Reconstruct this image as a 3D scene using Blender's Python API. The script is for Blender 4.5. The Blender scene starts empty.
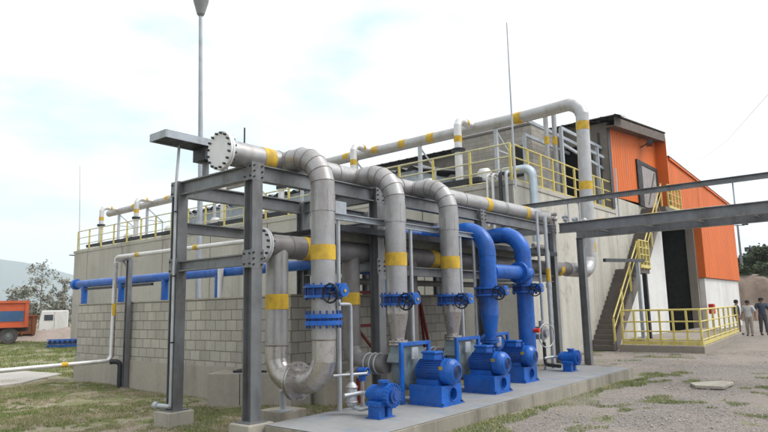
import bpy, bmesh, math, random
import numpy as np
from mathutils import Vector, Matrix
random.seed(7)
RNG = np.random.default_rng(11)
C = bpy.context.scene.collection
PI = math.pi
R = math.radians

# ------------------------------------------------------------------ materials
M = {}
def nd(nt, t, **k):
    n = nt.nodes.new(t)
    for a, v in k.items():
        setattr(n, a, v)
    return n
def ramp(nt, fac, stops):
    r = nd(nt, 'ShaderNodeValToRGB')
    e = r.color_ramp.elements
    while len(e) < len(stops):
        e.new(0.5)
    for i, (p, c) in enumerate(stops):
        e[i].position = p
        e[i].color = (c, c, c, 1) if not isinstance(c, tuple) else (*c, 1)
    nt.links.new(fac, r.inputs[0])
    return r.outputs[0]
def mixc(nt, fac, a, b, mode='MIX'):
    m = nd(nt, 'ShaderNodeMix', data_type='RGBA', blend_type=mode)
    for s, v in ((m.inputs[0], fac), (m.inputs[6], a), (m.inputs[7], b)):
        if isinstance(v, bpy.types.NodeSocket):
            nt.links.new(v, s)
        elif isinstance(v, tuple):
            s.default_value = (*v, 1)
        else:
            s.default_value = v
    return m.outputs[2]
def coords(nt, scale=(1, 1, 1)):
    g = nd(nt, 'ShaderNodeNewGeometry')
    mp = nd(nt, 'ShaderNodeMapping')
    mp.inputs['Scale'].default_value = scale
    nt.links.new(g.outputs['Position'], mp.inputs[0])
    return mp.outputs[0]
def noise(nt, scale, detail=4, rough=0.6, stretch=(1, 1, 1)):
    n = nd(nt, 'ShaderNodeTexNoise')
    n.inputs['Scale'].default_value = scale
    n.inputs['Detail'].default_value = detail
    n.inputs['Roughness'].default_value = rough
    nt.links.new(coords(nt, stretch), n.inputs['Vector'])
    return n.outputs[0]
def newmat(name):
    m = bpy.data.materials.new(name)
    m.use_nodes = True
    nt = m.node_tree
    b = nt.nodes['Principled BSDF']
    return m, nt, b
def bump(nt, b, h, strength=0.3, dist=0.01):
    n = nd(nt, 'ShaderNodeBump')
    n.inputs['Strength'].default_value = strength
    n.inputs['Distance'].default_value = dist
    nt.links.new(h, n.inputs['Height'])
    nt.links.new(n.outputs[0], b.inputs['Normal'])
def paint(name, col, rough=0.5, metal=0.0, var=0.25, scale=3.0, dirt=None, dirt_amt=0.35, dirt_scale=2.5, stretch=(1, 1, .35), bmp=0.1, bscale=40, spec=.4, chips=None, chip_amt=.6):
    """painted or bare surface: mottled tone, patches or runs of dirt, uneven gloss"""
    m, nt, b = newmat(name)
    c2 = tuple(max(0, x * (1 - var)) for x in col)
    c3 = tuple(min(1, x * (1 + var * .6)) for x in col)
    n = noise(nt, scale, 6, .65)
    base = ramp(nt, n, [(.3, c2), (.55, col), (.75, c3)])
    if dirt:
        d = ramp(nt, noise(nt, dirt_scale, 7, .7, stretch), [(.5, 0.0), (.72, dirt_amt)])
        base = mixc(nt, d, base, dirt)
    if chips:
        base = mixc(nt, ramp(nt, noise(nt, 11, 8, .8), [(.60, 0.0), (.66, chip_amt)]), base, chips)
        base = mixc(nt, ramp(nt, noise(nt, 1.7, 6, .7), [(.5, 0.0), (.75, .22)]), base, (.20, .18, .155))
    nt.links.new(base, b.inputs['Base Color'])
    rr = ramp(nt, noise(nt, scale * 2.3, 4), [(.3, max(.05, rough - .12)), (.7, min(1, rough + .15))])
    nt.links.new(rr, b.inputs['Roughness'])
    b.inputs['Metallic'].default_value = metal
    b.inputs['Specular IOR Level'].default_value = spec
    if bmp:
        bump(nt, b, noise(nt, bscale, 3), bmp, .01)
    M[name] = m
    return m

paint('grey_pipe', (.36, .352, .355), .38, .5, .2, 2.5, (.19, .155, .135), .55, 3.2, (1, 1, .25), .1, 40, .4, (.20, .13, .09), .45)
paint('grey_pipe_light', (.64, .63, .63), .42, .35, .12, 2.5, (.25, .2, .17), .4, 3.0, (1, 1, .3))
paint('overhead_grey', (.42, .415, .42), .38, .5, .15, 2.5, (.25, .2, .17), .5, 3.0, (1, 1, .3))
paint('grey_pipe_shaded', (.20, .19, .19), .5, .25, .22, 2.5, (.11, .065, .045), .6, 3.5, (1, 1, .5))  # darker copy of the pipe grey: under-rack shade put into its colour
paint('bare_steel_pipe', (.46, .43, .415), .30, .7, .25, 5, (.14, .10, .08), .55, 5, (1, 1, 1))
paint('seam', (.20, .16, .14), .6, .2, .4, 14, (.10, .05, .03), .6, 9)
paint('yellow_band', (.58, .37, .035), .6, 0, .3, 7, (.24, .15, .06), .7, 5, (1, 1, .3), .1, 40, .3, (.36, .33, .30), .6)
paint('frame_steel', (.185, .19, .20), .40, .3, .25, 3, (.075, .06, .05), .7, 2.6, (1, 1, .3), .12, 30, .4, (.15, .08, .05), .5)
paint('frame_steel_pale', (.36, .39, .43), .5, .2, .18, 3, (.14, .11, .09), .5, 4, (1, 1, .4))
paint('galvanised', (.43, .45, .48), .45, .4, .15, 6, (.22, .19, .17), .4, 5)
paint('blue_paint', (.010, .105, .44), .32, 0, .3, 3, (.012, .04, .15), .6, 4, (1, 1, .5), .08, 40, .35, (.11, .14, .19))
paint('blue_paint_dull', (.012, .065, .28), .5, 0, .3, 4, (.03, .04, .08), .6, 5, (1, 1, .6), .12, 40, .35, (.10, .11, .13))
paint('casing_grey', (.20, .25, .27), .5, .1, .2, 5, (.10, .08, .06), .5, 6)
paint('black_iron', (.015, .015, .018), .45, .3, .3, 8)
paint('dark_metal', (.04, .042, .05), .5, .3, .3, 6)
paint('white_flange', (.66, .66, .67), .5, .1, .07, 5, (.42, .40, .37), .35, 6)
paint('bolt_steel', (.05, .045, .045), .5, .5, .3, 12)
paint('rail_yellow', (.60, .50, .15), .5, 0, .22, 4, (.36, .25, .10), .7, 5)
paint('rail_pale', (.58, .55, .36), .5, 0, .2, 4, (.4, .33, .12), .7, 3)
paint('red_paint', (.17, .018, .014), .5, 0, .3, 5, (.1, .03, .02), .5, 6)
paint('bright_red', (.6, .04, .025), .4, 0, .15, 5)
paint('pale_blue_duct', (.52, .60, .68), .45, .2, .12, 4, (.35, .36, .36), .4, 4)
paint('timber_grey', (.33, .30, .30), .75, 0, .25, 3, (.18, .15, .14), .5, 4, (6, 6, .3))
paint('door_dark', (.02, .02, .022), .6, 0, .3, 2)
paint('interior_shade', (.018, .017, .016), .8, 0, .3, 2)  # near-black paint in place of the shade inside openings
paint('brown_panel', (.20, .175, .15), .8, 0, .25, 1.5, (.10, .085, .07), .6, 2, (1, 1, .2))
paint('fascia_brown', (.13, .10, .085), .75, 0, .3, 3, (.07, .05, .04), .5, 3)
paint('rust', (.24, .09, .045), .8, .1, .4, 4, (.08, .04, .03), .6, 4)
paint('truck_orange', (.62, .115, .04), .5, 0, .15, 2, (.30, .16, .11), .6, 3, (1, 1, .5))
paint('truck_blue', (.045, .11, .24), .5, 0, .2, 2, (.2, .17, .15), .4, 3)
paint('emblem_pale', (.30, .52, .62), .5, 0, .1, 4)
paint('dusty_black', (.10, .09, .085), .9, 0, .3, 3, (.2, .17, .15), .6, 4)
paint('dusty_white', (.62, .61, .60), .6, 0, .08, 2, (.42, .39, .36), .5, 2)
paint('glass_dark', (.05, .06, .07), .15, 0, .2, 3)
paint('bark', (.22, .18, .15), .9, 0, .35, 6, (.1, .08, .06), .6, 8)
paint('cap_black', (.02, .02, .022), .8, 0, .2, 6)
paint('skin', (.26, .13, .085), .6, 0, .1, 6)
paint('shirt_navy', (.045, .055, .085), .85, 0, .25, 9)
paint('shirt_slate', (.07, .085, .12), .85, 0, .3, 9)
paint('shirt_white', (.45, .45, .45), .85, 0, .12, 8)
paint('trousers_grey', (.16, .15, .145), .85, 0, .2, 8)
paint('trousers_tan', (.30, .27, .23), .85, 0, .2, 8)
paint('trousers_dark', (.07, .068, .075), .85, 0, .2, 8)
paint('shoe_dark', (.025, .02, .018), .6, 0, .2, 8)
paint('pack_blue', (.06, .09, .17), .8, 0, .2, 8)
paint('brass', (.55, .38, .08), .4, .6, .2, 8)
paint('tag_white', (.7, .7, .7), .6, 0, .05, 6)
paint('grey_box', (.25, .255, .26), .55, 0, .2, 4)

def concrete(name, col, streak=.45, dark=(.13, .12, .105), sscale=1.2, bmp=.25, lo=.48, hi=.75):
    m, nt, b = newmat(name)
    c2 = tuple(x * .82 for x in col)
    c3 = tuple(min(1, x * 1.12) for x in col)
    big = noise(nt, .35, 5, .6)
    fine = noise(nt, 9, 6, .7)
    base = ramp(nt, big, [(.3, c2), (.5, col), (.7, c3)])
    base = mixc(nt, .35, base, ramp(nt, fine, [(.3, tuple(x * .7 for x in col)), (.7, c3)]))
    st = ramp(nt, noise(nt, sscale, 8, .7, (1, 1, .07)), [(lo, 0.0), (hi, streak)])
    base = mixc(nt, st, base, dark)
    bl = ramp(nt, noise(nt, 1.1, 6, .72), [(.55, 0.0), (.7, streak * .6)])
    base = mixc(nt, bl, base, dark)
    nt.links.new(base, b.inputs['Base Color'])
    b.inputs['Roughness'].default_value = .9
    bump(nt, b, fine, bmp, .012)
    M[name] = m
    return m
concrete('tank_concrete', (.43, .405, .36), .45)
concrete('tank_concrete_side', (.50, .475, .42), .8)
concrete('pad_concrete', (.25, .25, .255), .6, (.17, .16, .15))
_m = M['pad_concrete']; _nt = _m.node_tree; _b = _nt.nodes['Principled BSDF']
_old = _b.inputs['Base Color'].links[0].from_socket          # blue overspray left on the pad round the motors
_nt.links.new(mixc(_nt, ramp(_nt, noise(_nt, 1.6, 6, .7), [(.50, 0.0), (.66, .5)]), _old, (.11, .17, .27)), _b.inputs['Base Color'])
concrete('pad_edge', (.31, .28, .235), .9, (.10, .09, .07), 2.6, .3, .42, .74)
concrete('footing_concrete', (.36, .33, .28), .6, (.13, .12, .09), 3)
concrete('pit_concrete', (.36, .325, .275), .55)
concrete('white_wall', (.66, .655, .64), .35, (.36, .33, .29))
concrete('plinth_concrete', (.27, .235, .20), .5)
concrete('stair_concrete', (.14, .12, .105), .5, (.06, .05, .045))
concrete('path_concrete', (.40, .375, .35), .4, (.22, .19, .16))

def blocks(name, col, mortar, bw=.4, bh=.2, zoff=0.0, dark=(.14, .125, .10)):
    m, nt, b = newmat(name)
    g = nd(nt, 'ShaderNodeNewGeometry')
    s = nd(nt, 'ShaderNodeSeparateXYZ')
    nt.links.new(g.outputs['Position'], s.inputs[0])
    ad = nd(nt, 'ShaderNodeMath', operation='ADD')
    nt.links.new(s.outputs[0], ad.inputs[0]); nt.links.new(s.outputs[1], ad.inputs[1])
    az = nd(nt, 'ShaderNodeMath', operation='ADD')
    nt.links.new(s.outputs[2], az.inputs[0]); az.inputs[1].default_value = zoff
    cb = nd(nt, 'ShaderNodeCombineXYZ')
    nt.links.new(ad.outputs[0], cb.inputs[0]); nt.links.new(az.outputs[0], cb.inputs[1])
    # a little waviness so the joints are laid by hand
    nz = nd(nt, 'ShaderNodeTexNoise'); nz.inputs['Scale'].default_value = 2.2
    nt.links.new(cb.outputs[0], nz.inputs['Vector'])
    wv = nd(nt, 'ShaderNodeVectorMath', operation='SCALE'); wv.inputs[3].default_value = .02
    nt.links.new(nz.outputs[1], wv.inputs[0])
    av = nd(nt, 'ShaderNodeVectorMath', operation='ADD')
    nt.links.new(cb.outputs[0], av.inputs[0]); nt.links.new(wv.outputs[0], av.inputs[1])
    br = nd(nt, 'ShaderNodeTexBrick')
    br.offset = .5
    nt.links.new(av.outputs[0], br.inputs['Vector'])
    br.inputs['Color1'].default_value = (*[x * .78 for x in col], 1)
    br.inputs['Color2'].default_value = (*[min(1, x * 1.1) for x in col], 1)
    br.inputs['Mortar'].default_value = (*mortar, 1)
    br.inputs['Scale'].default_value = 1
    br.inputs['Mortar Size'].default_value = .010
    br.inputs['Mortar Smooth'].default_value = .25
    br.inputs['Brick Width'].default_value = bw
    br.inputs['Row Height'].default_value = bh
    fine = noise(nt, 14, 6, .7)
    base = mixc(nt, .3, br.outputs[0], ramp(nt, fine, [(.3, tuple(x * .6 for x in col)), (.7, col)]))
    st = ramp(nt, noise(nt, 1.3, 8, .7, (1, 1, .25)), [(.46, 0.0), (.75, .45)])
    base = mixc(nt, st, base, dark)
    nt.links.new(base, b.inputs['Base Color'])
    b.inputs['Roughness'].default_value = .92
    inv = nd(nt, 'ShaderNodeMath', operation='MULTIPLY_ADD')
    nt.links.new(br.outputs[1], inv.inputs[0]); inv.inputs[1].default_value = -1
    nt.links.new(fine, inv.inputs[2])
    bump(nt, b, inv.outputs[0], .6, .012)
    M[name] = m
blocks('block_wall', (.43, .40, .35), (.10, .088, .07), .34, .2, .1)
blocks('block_wall_old', (.34, .315, .28), (.17, .155, .135))

def corrugated(name, col, pitch, axis='X', var=.15, dirt=(.2, .1, .06)):
    """profiled sheet: the ribs are modelled by a bump along one axis"""
    m, nt, b = newmat(name)
    g = nd(nt, 'ShaderNodeNewGeometry')
    s = nd(nt, 'ShaderNodeSeparateXYZ')
    nt.links.new(g.outputs['Position'], s.inputs[0])
    w = nd(nt, 'ShaderNodeMath', operation='MULTIPLY')
    nt.links.new(s.outputs['XYZ'.index(axis)], w.inputs[0]); w.inputs[1].default_value = 2 * PI / pitch
    sn = nd(nt, 'ShaderNodeMath', operation='SINE')
    nt.links.new(w.outputs[0], sn.inputs[0])
    n = noise(nt, .8, 6, .65, (1, 1, .35))
    base = ramp(nt, n, [(.3, tuple(x * (1 - var) for x in col)), (.55, col), (.75, tuple(min(1, x * (1 + var)) for x in col))])
    # tone differs a little from sheet to sheet
    fl = nd(nt, 'ShaderNodeMath', operation='MULTIPLY'); nt.links.new(s.outputs['XYZ'.index(axis)], fl.inputs[0]); fl.inputs[1].default_value = 1 / (pitch * 4)
    f2 = nd(nt, 'ShaderNodeMath', operation='FLOOR'); nt.links.new(fl.outputs[0], f2.inputs[0])
    wn = nd(nt, 'ShaderNodeTexWhiteNoise', noise_dimensions='1D'); nt.links.new(f2.outputs[0], wn.inputs[1])
    base = mixc(nt, ramp(nt, wn.outputs[0], [(0, 0.0), (1, .22)]), base, tuple(x * .7 for x in col))
    d = ramp(nt, noise(nt, 1.4, 7, .7, (1, 1, .2)), [(.52, 0.0), (.75, .4)])
    base = mixc(nt, d, base, dirt)
    nt.links.new(base, b.inputs['Base Color'])
    b.inputs['Roughness'].default_value = .6
    b.inputs['Specular IOR Level'].default_value = .2
    bump(nt, b, sn.outputs[0], .65, .03)
    M[name] = m
corrugated('orange_sheet', (.66, .145, .028), .30, 'X', .14, (.30, .13, .07))
corrugated('roof_sheet', (.17, .15, .14), .25, 'X', .2, (.09, .07, .06))
corrugated('roof_sheet_far', (.11, .11, .115), .9, 'Y', .2, (.07, .06, .05))
corrugated('shed_wall', (.38, .43, .48), .3, 'Y', .12, (.2, .2, .2))

def leafmat(name, cols):
    m, nt, b = newmat(name)
    oi = nd(nt, 'ShaderNodeObjectInfo')
    n = noise(nt, 1.3, 4, .7)
    base = ramp(nt, n, [(.3, cols[0]), (.5, cols[1]), (.72, cols[2])])
    nt.links.new(base, b.inputs['Base Color'])
    b.inputs['Roughness'].default_value = .65
    M[name] = m
leafmat('leaf_dust_haze', [(.15, .155, .125), (.22, .22, .185), (.30, .29, .26)])  # leaf green greyed and paled: dust haze in the air put into the colour
leafmat('leaf_dark', [(.03, .05, .022), (.05, .075, .03), (.085, .10, .05)])
leafmat('grass_blade', [(.10, .14, .03), (.17, .205, .055), (.32, .30, .14)])
leafmat('dry_blade', [(.30, .25, .17), (.38, .31, .22), (.27, .21, .15)])

def ground_material():
    m, nt, b = newmat('ground')
    g = nd(nt, 'ShaderNodeNewGeometry')
    s = nd(nt, 'ShaderNodeSeparateXYZ')
    nt.links.new(g.outputs['Position'], s.inputs[0])
    fine = noise(nt, 22, 8, .75)
    mid = noise(nt, 2.6, 6, .7)
    big = noise(nt, .42, 5, .65)
    dirt = ramp(nt, fine, [(.3, (.20, .16, .12)), (.5, (.35, .29, .235)), (.7, (.48, .41, .345))])
    dirt = mixc(nt, ramp(nt, mid, [(.45, 0.0), (.65, .5)]), dirt, (.29, .225, .175))
    gr = ramp(nt, noise(nt, 30, 6, .8), [(.3, (.075, .10, .025)), (.5, (.15, .18, .05)), (.72, (.29, .28, .12))])
    vor = nd(nt, 'ShaderNodeTexVoronoi'); vor.inputs['Scale'].default_value = 38
    nt.links.new(coords(nt), vor.inputs['Vector'])
    stones = ramp(nt, vor.outputs['Distance'], [(.0, 1.0), (.55, .45)])
    sx = nd(nt, 'ShaderNodeSeparateColor'); nt.links.new(vor.outputs['Color'], sx.inputs[0])
    gcol = ramp(nt, sx.outputs[0], [(0, (.21, .18, .16)), (.5, (.38, .335, .305)), (1, (.55, .50, .465))])
    gravel = mixc(nt, 1.0, gcol, stones, 'MULTIPLY')
    gravel = mixc(nt, ramp(nt, big, [(.42, 0.0), (.6, .5)]), gravel, (.31, .26, .225))
    # gravel yard lies south of the pad (low Y) and far along X; edges wander with the noise
    def smooth(sock, lo, hi):
        mr = nd(nt, 'ShaderNodeMapRange', interpolation_type='SMOOTHSTEP')
        nt.links.new(sock, mr.inputs[0]); mr.inputs[1].default_value = lo; mr.inputs[2].default_value = hi
        return mr.outputs[0]
    def addn(a, k, off):
        q = nd(nt, 'ShaderNodeMath', operation='MULTIPLY_ADD'); nt.links.new(mid, q.inputs[0]); q.inputs[1].default_value = k
        nt.links.new(a, q.inputs[2])
        r_ = nd(nt, 'ShaderNodeMath', operation='ADD'); nt.links.new(q.outputs[0], r_.inputs[0]); r_.inputs[1].default_value = off
        return r_.outputs[0]
    yy = addn(s.outputs[1], 1.6, -.8)
    xx = addn(s.outputs[0], 2.0, -1.0)
    grav = smooth(yy, 5.2, 4.3)
    farx = smooth(xx, 14.6, 16.2)
    near_y = smooth(s.outputs[1], 10.5, 9.2)
    fm = nd(nt, 'ShaderNodeMath', operation='MULTIPLY'); nt.links.new(farx, fm.inputs[0]); nt.links.new(near_y, fm.inputs[1])
    mx = nd(nt, 'ShaderNodeMath', operation='MAXIMUM'); nt.links.new(grav, mx.inputs[0]); nt.links.new(fm.outputs[0], mx.inputs[1])
    gmask = ramp(nt, noise(nt, 2.6, 9, .8), [(.42, 0.0), (.54, .85)])
    lawn = mixc(nt, gmask, dirt, gr)
    weed = ramp(nt, noise(nt, .9, 8, .75), [(.60, 0.0), (.66, .8)])
    yard = mixc(nt, weed, gravel, gr)
    bare = ramp(nt, noise(nt, .55, 7, .7), [(.50, 0.0), (.62, .75)])
    lawn = mixc(nt, bare, lawn, dirt)
    base = mixc(nt, mx.outputs[0], lawn, yard)
    nt.links.new(base, b.inputs['Base Color'])
    b.inputs['Roughness'].default_value = .95
    hh = nd(nt, 'ShaderNodeMath', operation='ADD'); nt.links.new(fine, hh.inputs[0]); nt.links.new(stones, hh.inputs[1])
    bump(nt, b, hh.outputs[0], .8, .03)
    M['ground'] = m
ground_material()
def earth_material(name, cols, sc):
    m, nt, b = newmat(name)
    n = noise(nt, sc, 8, .7)
    nt.links.new(ramp(nt, n, [(.3, cols[0]), (.52, cols[1]), (.7, cols[2])]), b.inputs['Base Color'])
    b.inputs['Roughness'].default_value = .95
    bump(nt, b, noise(nt, sc * 6, 6, .7), .7, .08)
    M[name] = m
earth_material('earth', [(.13, .095, .075), (.20, .15, .12), (.28, .21, .16)], .6)
earth_material('dry_earth', [(.22, .18, .15), (.30, .25, .22), (.36, .31, .27)], .5)
earth_material('hill_green', [(.04, .06, .06), (.06, .08, .075), (.09, .10, .095)], .004)

# ------------------------------------------------------------------ mesh building
class MB:
    def __init__(s):
        s.v = []; s.f = []; s.sm = []
    def add(s, vs, fs, smooth=False):
        o = len(s.v)
        s.v += [tuple(p) for p in vs]
        s.f += [tuple(i + o for i in f) for f in fs]
        s.sm += [smooth] * len(fs)
        return s
    def box(s, p0, p1, rot=None, about=None):
        x0, y0, z0 = p0; x1, y1, z1 = p1
        vs = [Vector(p) for p in ((x0,y0,z0),(x1,y0,z0),(x1,y1,z0),(x0,y1,z0),(x0,y0,z1),(x1,y0,z1),(x1,y1,z1),(x0,y1,z1))]
        if rot:
            a = Vector(about) if about else Vector(((x0+x1)/2, (y0+y1)/2, (z0+z1)/2))
            m = Matrix.Rotation(rot, 3, 'Z')
            vs = [m @ (v - a) + a for v in vs]
        return s.add(vs, [(3,2,1,0),(4,5,6,7),(0,1,5,4),(1,2,6,5),(2,3,7,6),(3,0,4,7)])
    def holed_box(s, p0, p1, hc, hr, depth=.3, n=32):
        """box whose front (-Y) face has a real round hole with a tube running inwards"""
        x0, y0, z0 = p0; x1, y1, z1 = p1; cx, cz = hc
        s.add([(x0,y0,z0),(x1,y0,z0),(x1,y1,z0),(x0,y1,z0),(x0,y0,z1),(x1,y0,z1),(x1,y1,z1),(x0,y1,z1)], [(3,2,1,0),(4,5,6,7),(1,2,6,5),(2,3,7,6),(3,0,4,7)])
        an = sorted([2*PI*i/n for i in range(n)] + [math.atan2(z-cz, x-cx) % (2*PI) for x in (x0, x1) for z in (z0, z1)])
        vs = []; m = len(an)
        for a in an:
            c, d = math.cos(a), math.sin(a)
            k = min((x1-cx)/c if c > 1e-9 else (x0-cx)/c if c < -1e-9 else 1e9, (z1-cz)/d if d > 1e-9 else (z0-cz)/d if d < -1e-9 else 1e9)
            vs += [(cx+c*k, y0, cz+d*k), (cx+c*hr, y0, cz+d*hr), (cx+c*hr, y0+depth, cz+d*hr)]
        fs = []
        for i in range(m):
            j = (i+1) % m
            fs += [(3*i, 3*j, 3*j+1, 3*i+1), (3*i+1, 3*j+1, 3*j+2, 3*i+2)]
        fs.append(tuple(3*i+2 for i in range(m)))
        return s.add(vs, fs)
    def cbox(s, c, d, rot=None, about=None):
        return s.box([c[i]-d[i]/2 for i in range(3)], [c[i]+d[i]/2 for i in range(3)], rot, about)
    def bar(s, a, b, w, h, up=(0,0,1)):
        """rectangular bar from a to b"""
        a = Vector(a); b = Vector(b); t = (b-a).normalized(); u = Vector(up)
        if abs(t.dot(u)) > .99: u = Vector((1,0,0))
        sd = t.cross(u).normalized(); u = sd.cross(t).normalized()
        vs = []
        for p in (a, b):
            for i, j in ((-1,-1),(1,-1),(1,1),(-1,1)):
                vs.append(p + sd*(i*w/2) + u*(j*h/2))
        return s.add(vs, [(0,1,2,3),(7,6,5,4),(0,4,5,1),(1,5,6,2),(2,6,7,3),(3,7,4,0)])
    def profile(s, a, b, pts, up=(0,0,1), smooth=False):
        """extrude a closed 2D outline (side, up) from a to b"""
        a = Vector(a); b = Vector(b); t = (b-a).normalized(); u = Vector(up)
        if abs(t.dot(u)) > .99: u = Vector((1,0,0))
        sd = t.cross(u).normalized(); u = sd.cross(t).normalized()
        n = len(pts); vs = [p + sd*x + u*y for p in (a, b) for x, y in pts]
        fs = [(i, i+n, (i+1) % n + n, (i+1) % n) for i in range(n)]
        fs += [tuple(range(n)), tuple(reversed(range(n, 2*n)))]
        return s.add(vs, fs, smooth)
    def ibeam(s, a, b, h=.2, w=.16, tw=.014, tf=.018, up=(0,0,1)):
        H = h/2; W = w/2; t = tw/2
        pts = [(-W,-H),(W,-H),(W,-H+tf),(t,-H+tf),(t,H-tf),(W,H-tf),(W,H),(-W,H),(-W,H-tf),(-t,H-tf),(-t,-H+tf),(-W,-H+tf)]
        return s.profile(a, b, pts, up)
    def channel(s, a, b, h=.1, w=.06, t=.012, up=(0,0,1), flip=1):
        H = h/2; f = flip
        pts = [(0,-H),(f*w,-H),(f*w,-H+t),(f*t,-H+t),(f*t,H-t),(f*w,H-t),(f*w,H),(0,H)]
        if f < 0: pts = pts[::-1]
        return s.profile(a, b, pts, up)
    def tube(s, pts, r, n=20, caps=True, gore=False):
        pts = [Vector(p) for p in pts]; k = len(pts)
        rs = r if isinstance(r, (list, tuple)) else [r]*k
        tang = []
        for i in range(k):
            if i == 0: t = pts[1]-pts[0]
            elif i == k-1: t = pts[-1]-pts[-2]
            else: t = (pts[i]-pts[i-1]).normalized() + (pts[i+1]-pts[i]).normalized()
            tang.append(t.normalized())
        u = Vector((0,0,1)) if abs(tang[0].z) < .9 else Vector((1,0,0))
        u = (u - tang[0]*u.dot(tang[0])).normalized()
        rings = []
        for i in range(k):
            if i:
                q = tang[i-1].rotation_difference(tang[i]); u = q @ u
                u = (u - tang[i]*u.dot(tang[i])).normalized()
            w = tang[i].cross(u)
            # mitre: stretch the ring where the path bends
            st = 1.0; bd = None
            if 0 < i < k-1:
                d0 = (pts[i]-pts[i-1]).normalized(); c = max(.3, d0.dot(tang[i])); st = 1/c
                bd = (d0 - tang[i]*d0.dot(tang[i]))
                bd = bd.normalized() if bd.length > 1e-5 else None
            ring = []
            for j in range(n):
                a = 2*PI*j/n; o = u*math.cos(a) + w*math.sin(a)
                if bd is not None: o = o + bd*(o.dot(bd)*(st-1))
                ring.append(pts[i] + o*rs[i])
            rings.append(ring)
        if gore:
            for i in range(k-1):
                s.add(rings[i]+rings[i+1], [(j, (j+1)%n, n+(j+1)%n, n+j) for j in range(n)], True)
        else:
            vs = [p for rg in rings for p in rg]
            fs = [(i*n+j, i*n+(j+1)%n, (i+1)*n+(j+1)%n, (i+1)*n+j) for i in range(k-1) for j in range(n)]
            s.add(vs, fs, True)
        if caps:
            s.add(rings[0], [tuple(reversed(range(n)))]); s.add(rings[-1], [tuple(range(n))])
        return s
    def cyl(s, a, b, r, n=20, caps=True):
        return s.tube([a, b], r, n, caps)
    def cone(s, a, b, r0, r1, n=24, caps=True):
        return s.tube([a, b], [r0, r1], n, caps)
    def lathe(s, c, axis, prof, n=24):
        """prof: list of (radius, height along axis)"""
        c = Vector(c); ax = Vector(axis).normalized()
        return s.tube_prof(c, ax, prof, n)
    def tube_prof(s, c, ax, prof, n):
        u = Vector((0,0,1)) if abs(ax.z) < .9 else Vector((1,0,0))
        u = (u - ax*u.dot(ax)).normalized(); w = ax.cross(u)
        rings = [[c + ax*h + (u*math.cos(2*PI*j/n) + w*math.sin(2*PI*j/n))*max(r, 1e-4) for j in range(n)] for r, h in prof]
        for i in range(len(prof)-1):
            s.add(rings[i]+rings[i+1], [(j, (j+1)%n, n+(j+1)%n, n+j) for j in range(n)], True)
        return s
    def ring(s, c, axis, R0, r, n=28, m=8):
        c = Vector(c); ax = Vector(axis).normalized()
        u = Vector((0,0,1)) if abs(ax.z) < .9 else Vector((1,0,0))
        u = (u - ax*u.dot(ax)).normalized(); w = ax.cross(u); vs = []
        for i in range(n):
            a = 2*PI*i/n; d = u*math.cos(a) + w*math.sin(a)
            for j in range(m):
                b = 2*PI*j/m
                vs.append(c + d*(R0 + r*math.cos(b)) + ax*(r*math.sin(b)))
        fs = [(i*m+j, ((i+1)%n)*m+j, ((i+1)%n)*m+(j+1)%m, i*m+(j+1)%m) for i in range(n) for j in range(m)]
        return s.add(vs, fs, True)
    def bolts(s, c, axis, R0, n, r=.016, l=.03):
        c = Vector(c); ax = Vector(axis).normalized()
        u = Vector((0,0,1)) if abs(ax.z) < .9 else Vector((1,0,0))
        u = (u - ax*u.dot(ax)).normalized(); w = ax.cross(u)
        for i in range(n):
            a = 2*PI*(i+.5)/n; p = c + (u*math.cos(a) + w*math.sin(a))*R0
            s.tube([p - ax*l/2, p + ax*l/2], r, 6)
        return s
    def ball(s, c, rad, n=14, m=9):
        rx, ry, rz = rad if isinstance(rad, (list, tuple)) else (rad,)*3
        vs = []
        for i in range(m+1):
            t = PI*i/m
            for j in range(n):
                p = 2*PI*j/n
                vs.append((c[0]+rx*math.sin(t)*math.cos(p), c[1]+ry*math.sin(t)*math.sin(p), c[2]+rz*math.cos(t)))
        return s.add(vs, [(i*n+j, (i+1)*n+j, (i+1)*n+(j+1)%n, i*n+(j+1)%n) for i in range(m) for j in range(n)], True)
    def poly(s, pts, d):
        """prism: outline pts (3D, planar) pushed by vector d"""
        n = len(pts); d = Vector(d)
        vs = [Vector(p) for p in pts] + [Vector(p)+d for p in pts]
        return s.add(vs, [tuple(range(n)), tuple(reversed(range(n, 2*n)))] + [(i, i+n, (i+1)%n+n, (i+1)%n) for i in range(n)])
    def build(s, name, mat, parent=None, loc=None, bevel=0, label=None):
        base = Vector(loc) if loc is not None else Vector((0,0,0))
        if parent is not None:
            base = Vector(ROOTLOC[parent.name])
        me = bpy.data.meshes.new(name)
        me.from_pydata([tuple(Vector(p)-base) for p in s.v], [], s.f)
        me.polygons.foreach_set('use_smooth', s.sm)
        me.materials.append(M[mat])
        bm = bmesh.new(); bm.from_mesh(me); bmesh.ops.recalc_face_normals(bm, faces=bm.faces); bm.to_mesh(me); bm.free()
        me.update()
        o = bpy.data.objects.new(name, me); C.objects.link(o)
        if parent is not None:
            o.parent = parent; ROOTLOC[o.name] = tuple(base)
        else:
            o.location = base; ROOTLOC[o.name] = tuple(base)
        if bevel:
            b = o.modifiers.new('edge', 'BEVEL'); b.width = bevel; b.segments = 2; b.limit_method = 'ANGLE'; b.angle_limit = R(40)
        if label: o['label'] = label
        return o
ROOTLOC = {}
def tag(o, label, cat, group=None, kind=None):
    o['label'] = label; o['category'] = cat
    if group: o['group'] = group
    if kind: o['kind'] = kind
    return o
def thing(name, label, cat, loc, group=None):
    o = bpy.data.objects.new(name, None); C.objects.link(o)
    o.location = loc; o.empty_display_size = .2; ROOTLOC[o.name] = tuple(loc)
    return tag(o, label, cat, group)
def struct(o):
    o['kind'] = 'structure'; return o
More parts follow.
